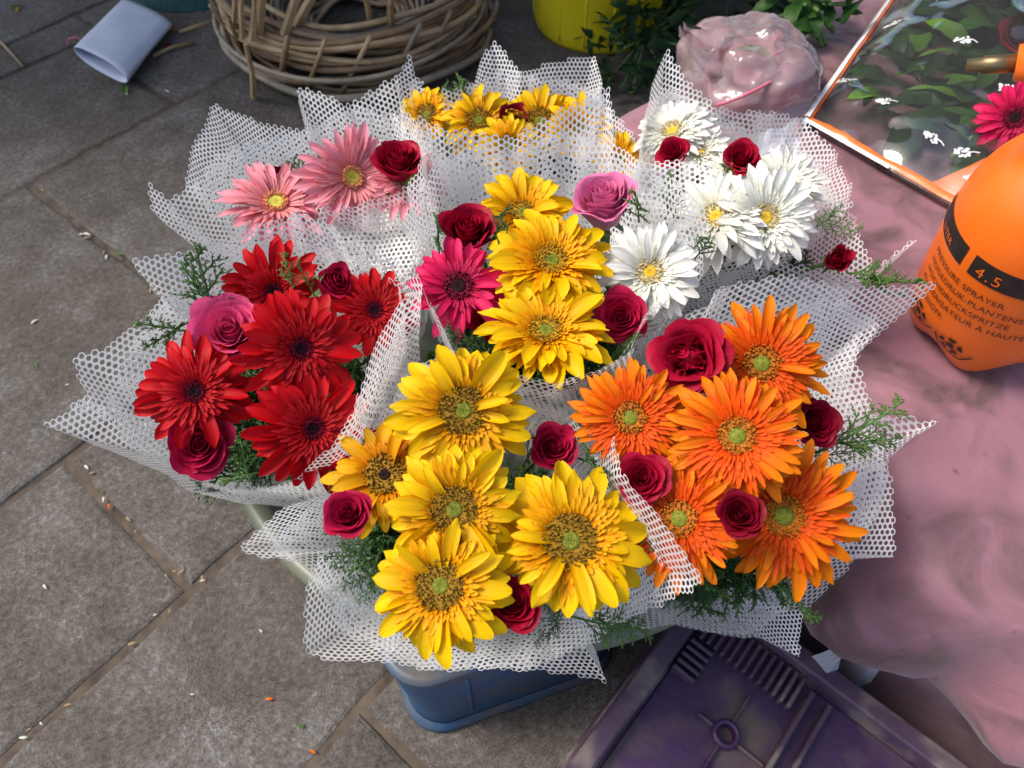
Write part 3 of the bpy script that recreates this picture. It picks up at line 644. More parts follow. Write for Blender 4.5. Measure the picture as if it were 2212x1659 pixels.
# --- yellow at the back
r = bouquet('back_yellow_bouquet', 'half hidden yellow gerbera bouquet with pointed white net standing behind the mixed one', Vector((.0, .80, .2765)))
rim = [(868,245,.54),(862,170,.56),(886,108,.585),(932,140,.58),(940,195,.565),(1025,185,.565),(1040,130,.58),(1066,90,.595),(1125,150,.58),(1200,135,.575),(1278,121,.575),(1300,180,.56),(1318,235,.55),(1375,290,.54),(1380,380,.51),(1250,390,.50),(1100,380,.49),(950,340,.50)]
wrap(r, rim, (1120,262,.52), seed=5); wrap(r, rim, (1120,262,.52), seed=6, inner=True)
gerbera(r, 'yellow', 1165, 268, 175, .53, .1, .6); gerbera(r, 'yellow', 1035, 265, 160, .53, -.1, .6); gerbera(r, 'yellow', 925, 250, 130, .52, -.3, .5); gerbera(r, 'gold', 1250, 285, 160, .525, .3, .5); gerbera(r, 'gold', 1335, 350, 130, .52, .4, .3); gerbera(r, 'yellow', 1100, 320, 150, .53, .0, .3)
rose(r, 'classic', 'dark', 1110, 254, 78, .545, 0, .5, 'dark red rose'); filler(r, (1110,270,.53), .12, .07, .52, 40, 3)
sprigs(r, [(990,250,.50,985,165,.58,1),(1000,250,.50,1010,180,.57,1),(1030,290,.51,1060,265,.55,0),(960,240,.50,960,190,.56,1)], 4)
# --- white
r = bouquet('white_bouquet', 'bouquet of white gerberas and small red roses in white net', place(1600, 430, .56, .35))
rim = [(1385,440,.62),(1392,300,.63),(1405,170,.65),(1440,100,.665),(1475,160,.65),(1540,232,.63),(1640,245,.62),(1740,252,.61),(1770,300,.60),(1815,325,.605),(1830,440,.61),(1992,512,.58),(1900,600,.57),(1830,600,.57),(1780,505,.59),(1700,560,.56),(1600,565,.56),(1520,560,.58),(1430,500,.61)]
wrap(r, rim, (1600,420,.58), seed=7); wrap(r, rim, (1600,420,.58), seed=8, inner=True)
gerbera(r, 'white', 1650, 472, 220, .635, .25, .1); gerbera(r, 'white', 1548, 475, 225, .625, -.2, .55); gerbera(r, 'white', 1690, 405, 195, .615, .3, .5); gerbera(r, 'white', 1590, 385, 165, .60, .0, .6); gerbera(r, 'white', 1455, 290, 175, .605, -.2, .7); gerbera(r, 'white', 1510, 330, 130, .60, .0, .5)
rose(r, 'classic', 'crimson', 1454, 330, 76, .64, -.1, .4, 'small red rose'); rose(r, 'classic', 'crimson', 1603, 340, 86, .645, .1, .4, 'small red rose'); rose(r, 'bud', 'crimson', 1812, 560, 55, .59, .5, .0, 'red rose bud'); filler(r, (1610,430,.57), .11, .09, .59, 44, 4)
flap(r, [(1412,345,.645),(1500,352,.645),(1562,372,.645),(1552,420,.63),(1500,470,.62),(1420,480,.62),(1400,420,.63)], 5, .006, .1)
sprigs(r, [(1440,500,.64,1440,365,.69,1),(1450,490,.64,1475,405,.68,1),(1590,430,.62,1560,350,.66,0),(1740,470,.60,1860,490,.62,1),(1750,500,.60,1830,450,.63,1),(1620,540,.60,1660,490,.64,0),(1640,420,.62,1600,450,.65,0),(1850,600,.58,1990,620,.62,1),(1830,590,.58,1935,590,.63,1),(1860,610,.58,1960,640,.61,1)], 5)
SCRAP = film_mat('glary_clear_film', (1, 1, 1), .30, (.92, .93, .95), .12, .1, 30, 1.6)
b = MB(); gp = []
for i in range(9):
    row = []
    for j in range(13):
        p = pix(1640+100*i/8-30*j/12, 262+150*j/12+30*(1-i/8), .60+.03*(1-j/12)); p = p+Vector((0, 0, .016*nz(p, 40, 3)+.008*nz(p, 90, 5))); row.append(p-r.location)
    gp.append(row)
b.grid(gp); obj('clear_film', b.build('clear_film', SCRAP, False), r)
# --- mixed, in the middle
r = bouquet('mixed_bouquet', 'mixed bouquet of yellow, white and hot pink gerberas with a pale pink rose', place(1180, 620, .60, .3))
rim = [(935,668,.70),(965,705,.695),(1000,765,.69),(1095,808,.685),(1200,820,.685),(1290,792,.685),(1360,735,.685),(1425,670,.68),(1530,590,.65),(1540,480,.68),(1480,400,.70),(1390,330,.70),(1330,300,.70),(1313,187,.72),(1200,245,.71),(1115,290,.70),(958,283,.70),(905,240,.71),(895,400,.69),(880,480,.68),(900,590,.66)]
wrap(r, rim, (1180,600,.62), seed=9); wrap(r, rim, (1180,600,.62), seed=10, inner=True)
gerbera(r, 'gold', 1180, 726, 285, .67, .02, .75, cup=6); gerbera(r, 'gold', 1190, 572, 275, .68, .12, .5, cup=4); gerbera(r, 'gold', 1130, 466, 210, .675, -.1, .6, cup=5); gerbera(r, 'white', 1402, 592, 230, .665, .1, .3, cup=4); gerbera(r, 'hotpink', 992, 622, 220, .67, -.15, .3, cup=2)
rose(r, 'classic', 'crimson', 1010, 497, 134, .69, .0, .75, 'red rose', 1.2); rose(r, 'classic', 'pinkrose', 1305, 432, 150, .70, .12, .95, 'pale pink rose', 1.35, seed=1); rose(r, 'open', 'ruby', 1342, 684, 130, .665, .1, .15, 'crimson rose'); rose(r, 'classic', 'crimson', 1058, 684, 110, .64, -.1, .2, 'red rose tucked below the hot pink gerbera')
filler(r, (1180,620,.62), .12, .11, .64, 50, 5)
sprigs(r, [(1080,780,.63,955,715,.67,0),(1080,790,.62,960,780,.66,1),(1060,770,.62,990,800,.65,0),(1290,800,.62,1390,730,.66,1),(1300,810,.62,1370,750,.65,1),(1210,810,.62,1260,800,.65,0),(950,560,.66,940,470,.71,0),(1070,480,.67,1090,440,.71,0),(1060,520,.67,1090,495,.71,0),(1380,480,.68,1385,420,.73,1),(1500,560,.66,1530,520,.70,0)], 6)
# --- orange
r = bouquet('orange_bouquet', 'bouquet of five orange gerberas and dark red roses in white net', place(1590, 960, .60, .4))
rim = [(1395,775,.64),(1470,690,.67),(1564,620,.69),(1700,590,.69),(1834,618,.67),(2045,609,.66),(1884,697,.63),(1859,776,.61),(1889,893,.58),(2030,909,.60),(1913,997,.57),(1926,1201,.52),(1859,1188,.53),(1770,1240,.53),(1720,1300,.52),(1722,1415,.47),(1640,1370,.49),(1560,1365,.49),(1450,1345,.50),(1370,1340,.51),(1330,1250,.54),(1290,1100,.58),(1260,960,.62),(1290,850,.64)]
wrap(r, rim, (1590,960,.60), seed=11); wrap(r, rim, (1590,960,.60), seed=12, inner=True)
gerbera(r, 'orange', 1643, 788, 280, .69, .1, .05); gerbera(r, 'orange', 1592, 942, 290, .70, .05, .0); gerbera(r, 'orange', 1362, 903, 250, .68, -.15, .05); gerbera(r, 'orange', 1470, 1122, 280, .66, -.1, .05); gerbera(r, 'orange', 1688, 1112, 320, .645, .15, .0)
rose(r, 'garden', 'crimson', 1488, 770, 180, .715, -.05, .1, 'wide ruffled dark red rose'); rose(r, 'classic', 'crimson', 1762, 912, 115, .645, .3, .0, 'dark red rose'); rose(r, 'open', 'crimson', 1388, 1034, 128, .688, -.1, .0, 'dark red rose'); rose(r, 'classic', 'dark', 1600, 1110, 110, .70, .05, .0, 'dark red rose')
filler(r, (1580,970,.62), .11, .12, .63, 46, 6)
sprigs(r, [(1760,980,.60,1970,890,.64,1),(1750,985,.59,1880,985,.61,1),(1770,960,.60,1950,950,.62,0),(1640,1230,.57,1775,1345,.57,1),(1620,1220,.57,1710,1250,.59,1),(1610,1240,.56,1590,1290,.57,0),(1540,1240,.56,1520,1330,.56,0),(1540,1000,.64,1500,960,.67,0)], 7)
# --- yellow in front
r = bouquet('front_yellow_bouquet', 'front bouquet of five yellow sunflower-like gerberas and dark roses in flat white net', place(1020, 1110, .58, .45))
rim = [(830,880,.64),(905,790,.67),(960,755,.68),(1060,800,.67),(1150,880,.66),(1230,900,.66),(1275,935,.67),(1320,925,.675),(1340,1015,.70),(1430,1120,.70),(1520,1252,.69),(1430,1310,.62),(1340,1345,.57),(1275,1375,.53),(1313,1478,.49),(1160,1435,.50),(1020,1462,.49),(900,1455,.49),(760,1425,.49),(665,1405,.50),(662,1280,.53),(690,1195,.55),(560,1215,.53),(500,1190,.53),(600,1100,.57),(700,1070,.58),(760,960,.61)]
wrap(r, rim, (1020,1120,.58), seed=13, power=.95); wrap(r, rim, (1020,1120,.58), seed=14, inner=True, power=.95)
gerbera(r, 'yellow', 1000, 890, 300, .69, -.05, .1); gerbera(r, 'amber', 835, 1030, 260, .63, -.25, .35, cup=5); gerbera(r, 'yellow', 982, 1100, 290, .68, .0, .0); gerbera(r, 'yellow', 1230, 1170, 330, .665, .1, .0); gerbera(r, 'yellow', 955, 1264, 300, .665, -.1, -.05)
rose(r, 'classic', 'ruby', 1195, 965, 112, .66, .05, .2, 'small crimson rose'); rose(r, 'classic', 'ruby', 752, 1110, 112, .665, -.3, .1, 'crimson rose'); rose(r, 'classic', 'crimson', 1108, 1302, 132, .655, -.1, .0, 'dark red rose'); rose(r, 'classic', 'crimson', 905, 935, 90, .62, .0, .1, 'dark red rose under the petals')
filler(r, (1000,1110,.6), .105, .075, .62, 60, 7)
sprigs(r, [(820,1180,.60,730,1170,.61,0),(800,1200,.59,700,1210,.60,0),(830,1230,.58,735,1265,.58,0),(800,1160,.60,720,1230,.59,0),(850,1250,.57,770,1300,.57,0),(820,1190,.60,790,1270,.59,0),(780,1160,.6,700,1150,.6,0),(1270,1020,.64,1420,1110,.67,0),(1330,1060,.64,1430,1170,.66,0),(1370,1120,.63,1440,1220,.64,0),(1250,990,.64,1350,1020,.68,0),(1130,1010,.62,1160,930,.66,0),(1180,1350,.58,1160,1400,.58,1),(1170,1290,.6,1215,1350,.6,1),(1230,1330,.58,1400,1385,.56,1),(1250,1300,.58,1330,1370,.56,1),(1220,1290,.6,1190,1390,.58,0),(1060,1210,.62,1090,1245,.64,1),(700,1010,.6,770,1050,.62,0)], 8)

# ================================================================== PINK CLOTH OVER THE TABLE
TZ = .45
CZ = .20
c0 = pix(1529, 1240, CZ); d1 = (pix(2101, 1659, CZ)-pix(1716, 1377, CZ)).normalized(); d2 = Vector((d1.y, -d1.x, 0))
if d2.y > 0: d2 = -d2
poly = [(.155,1.02),(.30,.875),(.375,.76),(.42,.62),(.425,.45),(.42,.26),(.62,.16),(.95,.05),(1.7,-.05),(1.7,1.5),(.62,1.42),(.31,1.13)]
pb = [Vector((x, y, 0)) for x, y in poly]; den = []
for i in range(len(pb)):
    a, b_ = pb[i], pb[(i+1) % len(pb)]; k = max(3, int((b_-a).length/.018))
    den += [a.lerp(b_, j/k) for j in range(k)]
for _ in range(4): den = [(den[i-1]+den[i]*2+den[(i+1) % len(den)])/4 for i in range(len(den))]
nn = len(den); ctr = Vector((.85, .65, 0)); R = random.Random(5)
nrm = []
for i in range(nn):
    tg = den[(i+3) % nn]-den[i-3]; n_ = Vector((tg.y, -tg.x, 0)).normalized()
    if n_.dot(den[i]-ctr) < 0: n_ = -n_
    nrm.append(n_)
for _ in range(8): nrm = [(nrm[i-1]+nrm[i]+nrm[(i+1) % nn]).normalized() for i in range(nn)]
rows_ = []
for k in range(22):          # table top, from the middle outwards
    f = (k+1)/22 if k else .01
    rows_.append([ctr.lerp(p, f) for p in den])
    for j, p in enumerate(rows_[-1]):
        p.z = TZ + .006*nz(p, 6, 1)+.003*nz(p, 20, 2) - (.006*(f-.9)/.1 if f > .9 else 0)
arc = [0]
for i in range(nn): arc.append(arc[-1]+(den[(i+1) % nn]-den[i]).length)
for k in range(1, 23):       # the hanging side, in folds that grow downwards
    d = .46*(k/22)**1.15; row = []
    for i in range(nn):
        s = arc[i]; g_ = min(1, d/.16)
        fold = .042*g_*(abs(math.sin(s*13.5+.8*math.sin(s*7)+d*1.5))-.5)*1.6 + .016*g_*abs(math.sin(s*30+2+d*3+1.5*math.sin(s*11)))+.006*g_*math.sin(s*71+d*6)+.01*g_*nz((s*12, d*8, 0), 1, 3)
        o_ = .012*(1-math.exp(-d/.012)) + .16*d + .10*d*d + fold
        p = den[i]+nrm[i]*o_; p = p.copy(); gap_ = .055-(p-c0).dot(-d2)
        if TZ-d < CZ+.10 and gap_ > 0: p -= d2*gap_*min(1, (CZ+.10-(TZ-d))/.08)      # the cloth is pushed back by the crate
        p.z = max(.006, TZ-.006-d+.0004) + (.01*abs(nz((s*9, 0, 0), 1, 8)) if k == 22 else 0); row.append(p)
    rows_.append(row)
b = MB(); b.grid(rows_, wrap=True)
cl = obj('pink_cloth', b.build('pink_cloth', CLOTH)); tag(cl, 'stained dusty pink cloth spread over the low table and hanging down in folds', 'cloth')

# ================================================================== PRESSURE SPRAYER
bp_ = pix(2106, 708, TZ+.004); SC = 1.24
sp = empty('pressure_sprayer', bp_, 'bright orange pressure sprayer bottle with black band and lettering on the pink cloth', 'sprayer')
ORANGE = noise_mat('orange_plastic', (.80, .135, .008), (.86, .165, .012), 4, .32, 3, .02, 30)
BLACK = noise_mat('black_print', (.010, .008, .008), (.03, .018, .014), 80, .5, 5)
sp_rot = Matrix.Rotation(math.radians(-9), 4, Vector((-.55, .0, 0)).normalized()) @ Matrix.Rotation(math.radians(-7), 4, 'Y')
sp_rot = Matrix.Rotation(math.radians(-9), 4, 'Y') @ Matrix.Rotation(math.radians(5), 4, 'X') @ Matrix.Scale(SC, 4)
H0 = [(0, .016), (.030, .010), (.045, .002), (.054, .002), (.0625, .012), (.067, .026), (.0695, .045), (.0705, .07), (.0705, .13), (.070, .150), (.0675, .172), (.061, .195), (.050, .213), (.036, .225), (.024, .232), (.020, .240), (.019, .252)]
AZ0 = math.atan2(-bp_.y, -bp_.x)    # direction from the bottle to the camera
def petaloid(r, z, a):
    k = math.cos(5*(a-AZ0-.25)); amt = max(0, 1-z/.055)
    rr = r*(1-.10*amt*(1-k)/2*min(1, r/.05)); zz = z + .014*amt*(1-k)/2*(1 if r > .03 else .3)
    return Vector((rr*math.cos(a), rr*math.sin(a), zz))
from bisect import bisect
def prof_r(z):
    pr = [q_ for q_ in H0 if q_[1] >= .012 and q_[0] > .05 or q_[1] > .2]
    zs = [q_[1] for q_ in pr]; rs_ = [q_[0] for q_ in pr]; return float(np.interp(z, zs, rs_))
dz_ = []
for i in range(len(H0)-1):
    for k in range(4): dz_.append((H0[i][0]+(H0[i+1][0]-H0[i][0])*k/4, H0[i][1]+(H0[i+1][1]-H0[i][1])*k/4))
dz_.append(H0[-1])
for _ in range(3): dz_ = [dz_[0]]+[((dz_[i-1][0]+2*dz_[i][0]+dz_[i+1][0])/4, (dz_[i-1][1]+2*dz_[i][1]+dz_[i+1][1])/4) for i in range(1, len(dz_)-1)]+[dz_[-1]]
b = MB(); b.lathe(dz_, 100, petaloid); bo = obj('bottle', b.build('bottle', ORANGE), sp, mat4=sp_rot)
def on_bottle(x, z, off=.0006):       # x metres along the print, measured from the side facing the camera; z height
    r_ = prof_r(z)+off; a = AZ0+x/.0705; p = petaloid(prof_r(z), z, a); q_ = Vector((p.x, p.y, 0)).normalized()*off
    return p+q_
b = MB()
for (x0, x1) in ((-.105, -.0345), (-.026, .11)):
    b.grid([[on_bottle(x0+(x1-x0)*i/40, z) for i in range(41)] for z in np.linspace(.136, .157, 5)])
obj('black_band', b.build('black_band', BLACK), bo)
def text(s, x, z, size, m, name='lettering', spacing=1.0, off=.0012):
    cu = bpy.data.curves.new('t', 'FONT'); cu.body = s; cu.size = size; cu.space_character = spacing; to = bpy.data.objects.new('t', cu); COL.objects.link(to)
    bpy.context.view_layer.update(); dg = bpy.context.evaluated_depsgraph_get(); me = bpy.data.meshes.new_from_object(to.evaluated_get(dg)); bpy.data.objects.remove(to)
    import bmesh
    bm = bmesh.new(); bm.from_mesh(me); bmesh.ops.triangulate(bm, faces=bm.faces)
    long = [e for e in bm.edges if e.calc_length() > .004]
    if long: bmesh.ops.subdivide_edges(bm, edges=long, cuts=2)
    for v_ in bm.verts: v_.co = on_bottle(x+v_.co.x, z+v_.co.y, off)
    bm.to_mesh(me); bm.free(); me.materials.clear(); me.materials.append(m); o = obj(name, me, bo); return o
text('2', -.094, .1455, .0115, ORANGE); text('LITER', -.075, .1405, .0085, ORANGE, spacing=1.1)
text('4.5', -.020, .1400, .0150, ORANGE, spacing=1.25); text('PINTS', .020, .1415, .0085, ORANGE, spacing=1.15)
for i, s_ in enumerate(('PRESSURE SPRAYER', 'HOGEDRUK-PLANTENSPUIT', 'HOCHDRUCKSPRITZE', 'PULVÉRISATEUR À HAUTE', 'PRESSION.')):
    text(s_, -.066, .119-.0118*i, .0088, BLACK, spacing=1.06)
def emblem(x, z):
    b = MB()
    for k in range(5):         # five blunt petals round a hub
        a = k*1.2566+1.57; rr = [(.0075, -.30), (.0125, -.38), (.0125, .38), (.0075, .30)]
        b.add([on_bottle(x+q_*math.cos(a+w_), z+q_*math.sin(a+w_), .0012) for q_, w_ in rr], [(0, 1, 2, 3)])
    b.add([on_bottle(x+.0045*math.cos(k*1.047), z+.0045*math.sin(k*1.047), .0012) for k in range(6)], [(0, 1, 2, 3, 4, 5)])
    for (p0, p1) in (((-.017, .004), (-.013, -.013)), ((-.013, -.013), (.013, -.013)), ((.013, -.013), (.022, -.002))):
        d = Vector((p1[0]-p0[0], p1[1]-p0[1])); nn_ = Vector((-d.y, d.x)).normalized()*.0009
        b.grid([[on_bottle(x+p0[0]+d.x*i/6+sg*nn_.x, z+p0[1]+d.y*i/6+sg*nn_.y, .0012) for i in range(7)] for sg in (-1, 1)])
    obj('flower_emblem', b.build('flower_emblem', BLACK, False), bo)
emblem(-.050, .051); emblem(-.006, .046)
b = MB(); b.lathe([(.0, .250), (.024, .250), (.0265, .254), (.0265, .274), (.024, .278), (.0, .278)], 32); obj('collar', b.build('collar', noise_mat('black_plastic', (.01, .01, .01), (.02, .02, .02), 20, .4)), sp, mat4=sp_rot)
# pump head with its brass nozzle, reaching towards the street side
hd = MB(); hv = Matrix.Rotation(AZ0-1.2, 4, 'Z')
hd.tube([hv @ Vector((-.03, 0, .30)), hv @ Vector((.0, 0, .302)), hv @ Vector((.045, 0, .298)), hv @ Vector((.075, 0, .292))], [.018, .021, .015, .012], 16)
hd.lathe([(.0, .276), (.020, .276), (.021, .30), (.016, .335), (.020, .34), (.024, .352), (.018, .362), (0, .364)], 24)
ho = obj('pump_head', hd.build('pump_head', ORANGE), sp, mat4=sp_rot)
nb = MB(); nb.tube([hv @ Vector((.074, 0, .292)), hv @ Vector((.094, 0, .288)), hv @ Vector((.095, 0, .288)), hv @ Vector((.104, 0, .286))], [.0062, .0062, .005, .0045], 18); obj('nozzle', nb.build('nozzle', plain('old_brass', (.20, .15, .08), .4, .5, .8)), ho)

# ================================================================== PURPLE CRATE (upside down)
cr = empty('purple_crate', (c0.x, c0.y, 0), 'grubby purple plastic crate turned upside down on the paving beside the cloth', 'crate')
PUR = crate_mat()
def cp(a, b_, z): p = d1*a+d2*b_; return Vector((p.x, p.y, z))
LA, LB = .62, .46
def cbox(bm, a0, a1, b0, b1, z0, z1, bev=.003):
    v = []
    for z, e in ((z0, 0), (z1-bev, 0), (z1, bev)):
        v += [cp(a0+e, b0+e, z), cp(a1-e, b0+e, z), cp(a1-e, b1-e, z), cp(a0+e, b1-e, z)]
    f = [(3, 2, 1, 0), (8, 9, 10, 11)]
    for l in (0, 4):
        for k in range(4): f.append((l+k, l+(k+1) % 4, l+4+(k+1) % 4, l+4+k))
    bm.add(v, f)
b = MB()
# tapering outer walls and the flat worn rim round the sunken base
def ring(e, z): return [cp(-e, -e, z), cp(LA+e, -e, z), cp(LA+e, LB+e, z), cp(-e, LB+e, z)]
PURD = noise_mat('dust_worn_purple_plastic', (.05, .026, .060), (.095, .058, .085), 14, .6, 6, .25, 90, c3=(.20, .16, .135), s3=14)
b.grid([ring(.016, 0), ring(.016, .022), ring(.011, .022), ring(.009, .09), ring(.006, .09), ring(0, CZ-.012), ring(0, CZ-.003), ring(-.003, CZ), ring(-.022, CZ), ring(-.025, CZ-.003), ring(-.029, CZ-.034)], wrap=True)
obj('side_walls', b.build('side_walls', PURD, False), cr)
b = MB(); cbox(b, .028, LA-.028, .028, LB-.028, CZ-.042, CZ-.030); obj('base_panel', b.build('base_panel', PUR, False), cr)
bp0 = pix(1575, 1580, CZ); rel = bp0-Vector((c0.x, c0.y, CZ)); ba, bb_ = rel.dot(d1), rel.dot(d2); ZP = CZ-.0305
def rib(name, a0, a1, b0, b1, h, m=None, bev=.0012):
    if a1-a0 > 0 and b1-b0 > 0: q_ = MB(); cbox(q_, a0, a1, b0, b1, ZP, ZP+h, bev); obj(name, q_.build(name, m or PUR, False), cr)
for (a0, a1, b0, b1) in ((ba-.002, ba+.002, .09, bb_-.016), (ba-.002, ba+.002, bb_+.016, LB-.03), (.085, ba-.016, bb_-.002, bb_+.002), (ba+.016, .176, bb_-.002, bb_+.002)): rib('cross_rib', a0, a1, b0, b1, .012)
for a0 in (.177, .200, .315, .338): rib('long_rib', a0, a0+.006, .04, LB-.035, .024, PURD, .002)
q_ = MB(); q_.lathe([(.017, -.012), (.017, .018), (.0155, .020), (.0115, .020), (.0105, .018), (.0105, -.004), (0, -.004)], 28); obj('boss', q_.build('boss', PUR), cr, loc=cp(ba, bb_, ZP))
for k in range(13): a0 = .036+.0105*k; rib('grip_rib', a0, a0+.0052, .030, .074, .020, PURD, .0015)
for k in range(5): b0 = .080+.0105*k; rib('grip_rib', .030, .062, b0, b0+.0052, .020, PURD, .0015)

# folded tissue standing in the gap between crate and cloth
a_ = (pix(1862, 1485, .25)-c0).dot(d1); tp = c0+d1*a_-d2*.030; LIL = plain('lilac_tissue', (.40, .40, .48), .8)
tis = empty('tissue_paper', (tp.x, tp.y, 0), 'folded lilac white tissue paper stuffed between crate and cloth', 'paper')
for k, (dx, lean, h_, w_, a) in enumerate(((-.030, -.03, .275, .028, -.5), (.0, .01, .305, .024, -.9), (.034, .03, .29, .032, -.6), (.012, .02, .25, .03, .2))):
    b = MB(); gp = []
    for i in range(7):
        f = i/6; wd = w_*(.55+.9*f if f < .5 else 2.0*(1-f)*1.0+.02); row = []
        for j in range(7):
            q_ = j/3-1; p = Vector((dx+lean*f+q_*wd*math.cos(a), q_*wd*math.sin(a)-.012*(1-abs(q_))+.006*k, .004+h_*f)); row.append(p+Vector((nz(p, 40, k), nz(p, 40, k+5), 0))*.004*f)
        gp.append(row)
    b.grid(gp); obj('paper_fold', b.build('paper_fold', LIL, False), tis)

# ================================================================== BACKGROUND
# --- yellow bucket
c = pix(1292, 45, 0); YB = noise_mat('yellow_plastic', (.62, .52, .008), (.72, .60, .015), 5, .42, 4, .05, 40)
bk = empty('yellow_bucket', c, 'big yellow plastic bucket with moulded ribs standing beyond the bouquets', 'bucket')
rb = (pix(1430, 45, 0)-pix(1155, 45, 0)).length/2
b = MB(); b.lathe([(.0, .012), (rb*.9, .012), (rb*.93, .0), (rb*.97, .002), (rb, .015), (rb*1.02, .04), (rb*1.10, .34), (rb*1.14, .345), (rb*1.14, .36), (rb*1.08, .36), (rb*.98, .03), (0, .025)], 72); obj('bucket_body', b.build('bucket_body', YB), bk)
for k in range(16):
    a = k*2*math.pi/16+.1; b = MB(); b.tube([Vector((r_*math.cos(a), r_*math.sin(a), z)) for r_, z in ((rb*1.002, .02), (rb*1.022, .05), (rb*1.10, .33))], .0028, 6); obj('moulded_rib', b.build('moulded_rib', YB), bk)

# --- unfinished cane basket: hoops laid on each other round upright sticks
c = pix(772, 42, .03); rc = .5*(pix(1082, 60, .05)-pix(466, 60, .05)).length
wk = empty('cane_basket', (c.x, c.y, 0), 'unfinished round cane basket of stacked hoops with upright split sticks', 'basket')
CANE = [noise_mat('cane_%s' % n_, c1, c2, 25, .55, 4, .2, 60) for n_, c1, c2 in (('tan', (.30, .20, .10), (.46, .33, .18)), ('brown', (.17, .105, .055), (.30, .19, .10)), ('grey', (.20, .165, .12), (.34, .28, .2)))]
R = random.Random(12)
for k in range(24):
    lev = k/24; rad = rc*R.uniform(.80, 1.0)*(1-.10*lev); off = Vector((R.uniform(-.03, .03), R.uniform(-.03, .03), 0)); tx, ty = R.uniform(-.05, .05), R.uniform(-.05, .05); ph = R.uniform(0, 6.3)
    pts = []
    for i in range(57):
        a = 2*math.pi*i/56; rr = rad*(1+.02*math.sin(2*a+ph)+.012*math.sin(5*a+ph)); x, y = rr*math.cos(a), rr*math.sin(a)
        pts.append(Vector((x+off.x, y+off.y, .012+.165*lev+.02*abs(tx)*math.sin(a+ph)*5*rad+.008*math.sin(4*a+ph*2)+.006)))
    b = MB(); b.tube(pts[:57-R.randrange(0, 4)], R.uniform(.0055, .0105), 7); obj('hoop', b.build('hoop', R.choice(CANE)), wk)
for k in range(16):
    rad = rc*(.30+.5*k/16); pts = [Vector((rad*math.cos(2*math.pi*i/48)*(1+.03*math.sin(3*i/8+k)), rad*math.sin(2*math.pi*i/48), .03+.10*(k/16)+.012*math.sin(i*.5+k))) for i in range(48)]
    b = MB(); b.tube(pts, R.uniform(.005, .009), 6); obj('hoop', b.build('hoop', R.choice(CANE)), wk)
for k in range(20):
    a = k*2*math.pi/20+R.uniform(-.1, .1); p0 = Vector((rc*.86*math.cos(a), rc*.86*math.sin(a), .005)); p1 = Vector((rc*.98*math.cos(a+.3), rc*.98*math.sin(a+.3), .19)); b = MB(); b.tube([p0, p0.lerp(p1, .5)+Vector((0, 0, .0)), p1], R.uniform(.005, .008), 6); obj('weft_stick', b.build('weft_stick', R.choice(CANE)), wk)
for (u, v, z, u1, v1, z1) in ((548, 210, .008, 530, 95, .20), (525, 80, .15, 530, -60, .34), (560, 70, .16, 575, -60, .34), (505, 60, .14, 500, -50, .3), (615, 75, .16, 650, -40, .30), (640, 60, .16, 690, -30, .26), (800, 45, .16, 770, -40, .32), (845, 50, .17, 852, -40, .33), (545, 85, .15, 550, -60, .32), (500, 40, .1, 470, -40, .2)):
    p0, p1 = pix(u, v, z), pix(u1, v1, z1); b = MB(); R2 = R.uniform(.008, .014); b.tube([p0-wk.location, (p0.lerp(p1, .5)+Vector((R.uniform(-.01, .01), 0, 0)))-wk.location, p1-wk.location], [R2, R2*.9, R2*.6], 5); obj('split_stick', b.build('split_stick', CANE[0], False), wk)

# --- flattened paper sleeve on the paving
p0, p1 = pix(222, 150, .02), pix(318, 30, .02); ax = (p1-p0); ax.z = 0; ln = ax.length; ax.normalize(); sd = (pix(165, 121, .02)-pix(278, 181, .02)); sd.z = 0; wdt = sd.length*.5; sd.normalize()
ps = empty('paper_sleeve', (p0.x, p0.y, 0), 'pale blue white ribbed paper sleeve lying flattened and open ended on the paving', 'paper sleeve')
b = MB(); P = []
for i in range(15):
    f = i/14; row = []
    for j in range(40):
        a = 2*math.pi*j/40; rr = 1+.012*math.sin(a*30); hh = .030*(1-.35*f); x = math.copysign(abs(math.cos(a))**.8, math.cos(a))*wdt*rr; z = hh+.004+math.sin(a)*hh*rr + .003*nz((f*3, a, 0), 1, 2)
        skew = .05*f*0
        row.append(ax*(ln*f)+sd*(x+skew)+Vector((0, 0, max(.003, z))))
    P.append(row)
b.grid(P, wrap=True); o = obj('ribbed_paper', b.build('ribbed_paper', noise_mat('pale_paper', (.50, .55, .66), (.58, .62, .72), 12, .8)), ps)
so = o.modifiers.new('s', 'SOLIDIFY'); so.thickness = .002

# --- litter
def tubeobj(name, pts, r, m, label, cat, group=None, n=6):
    c_ = pts[0].copy(); b = MB(); b.tube([p-c_ for p in pts], r, n); o = obj(name, b.build(name, m), None, loc=c_); tag(o, label, cat, group); return o
pk = [pix(185, 92, .006), pix(165, 80, .02), pix(148, 84, .014), pix(146, 98, .005)]
tubeobj('pink_string', pk, .003, plain('pink_string', (.55, .12, .2), .6), 'short curl of pink string beside the paper sleeve', 'string')
STRAW = plain('straw', (.30, .21, .11), .7)
for (a, b_, lb) in (((0, 95), (48, 140), 'thin dry stalk on the paving by the picture-side slab joint'), ((570, 40), (640, 28), 'dry stalk leaning out behind the paper sleeve')):
    pass
tubeobj('dry_stalk', [pix(0, 90, .005), pix(25, 115, .008), pix(50, 143, .005)], .004, STRAW, 'thin dry stalk lying alone on the paving', 'stalk')
tubeobj('dry_stalk', [pix(388, 70, .005), pix(440, 52, .02), pix(500, 35, .006)], .006, STRAW, 'dry stalk between the paper sleeve and the cane basket', 'stalk')
tubeobj('dry_stalk', [pix(330, 122, .005), pix(372, 102, .008), pix(420, 92, .005)], .006, STRAW, 'dry stalk with loose petals next to the paper sleeve', 'stalk')
LP = ray_petal(.34, 6, .15, .12, .1, .03, 0, 77)
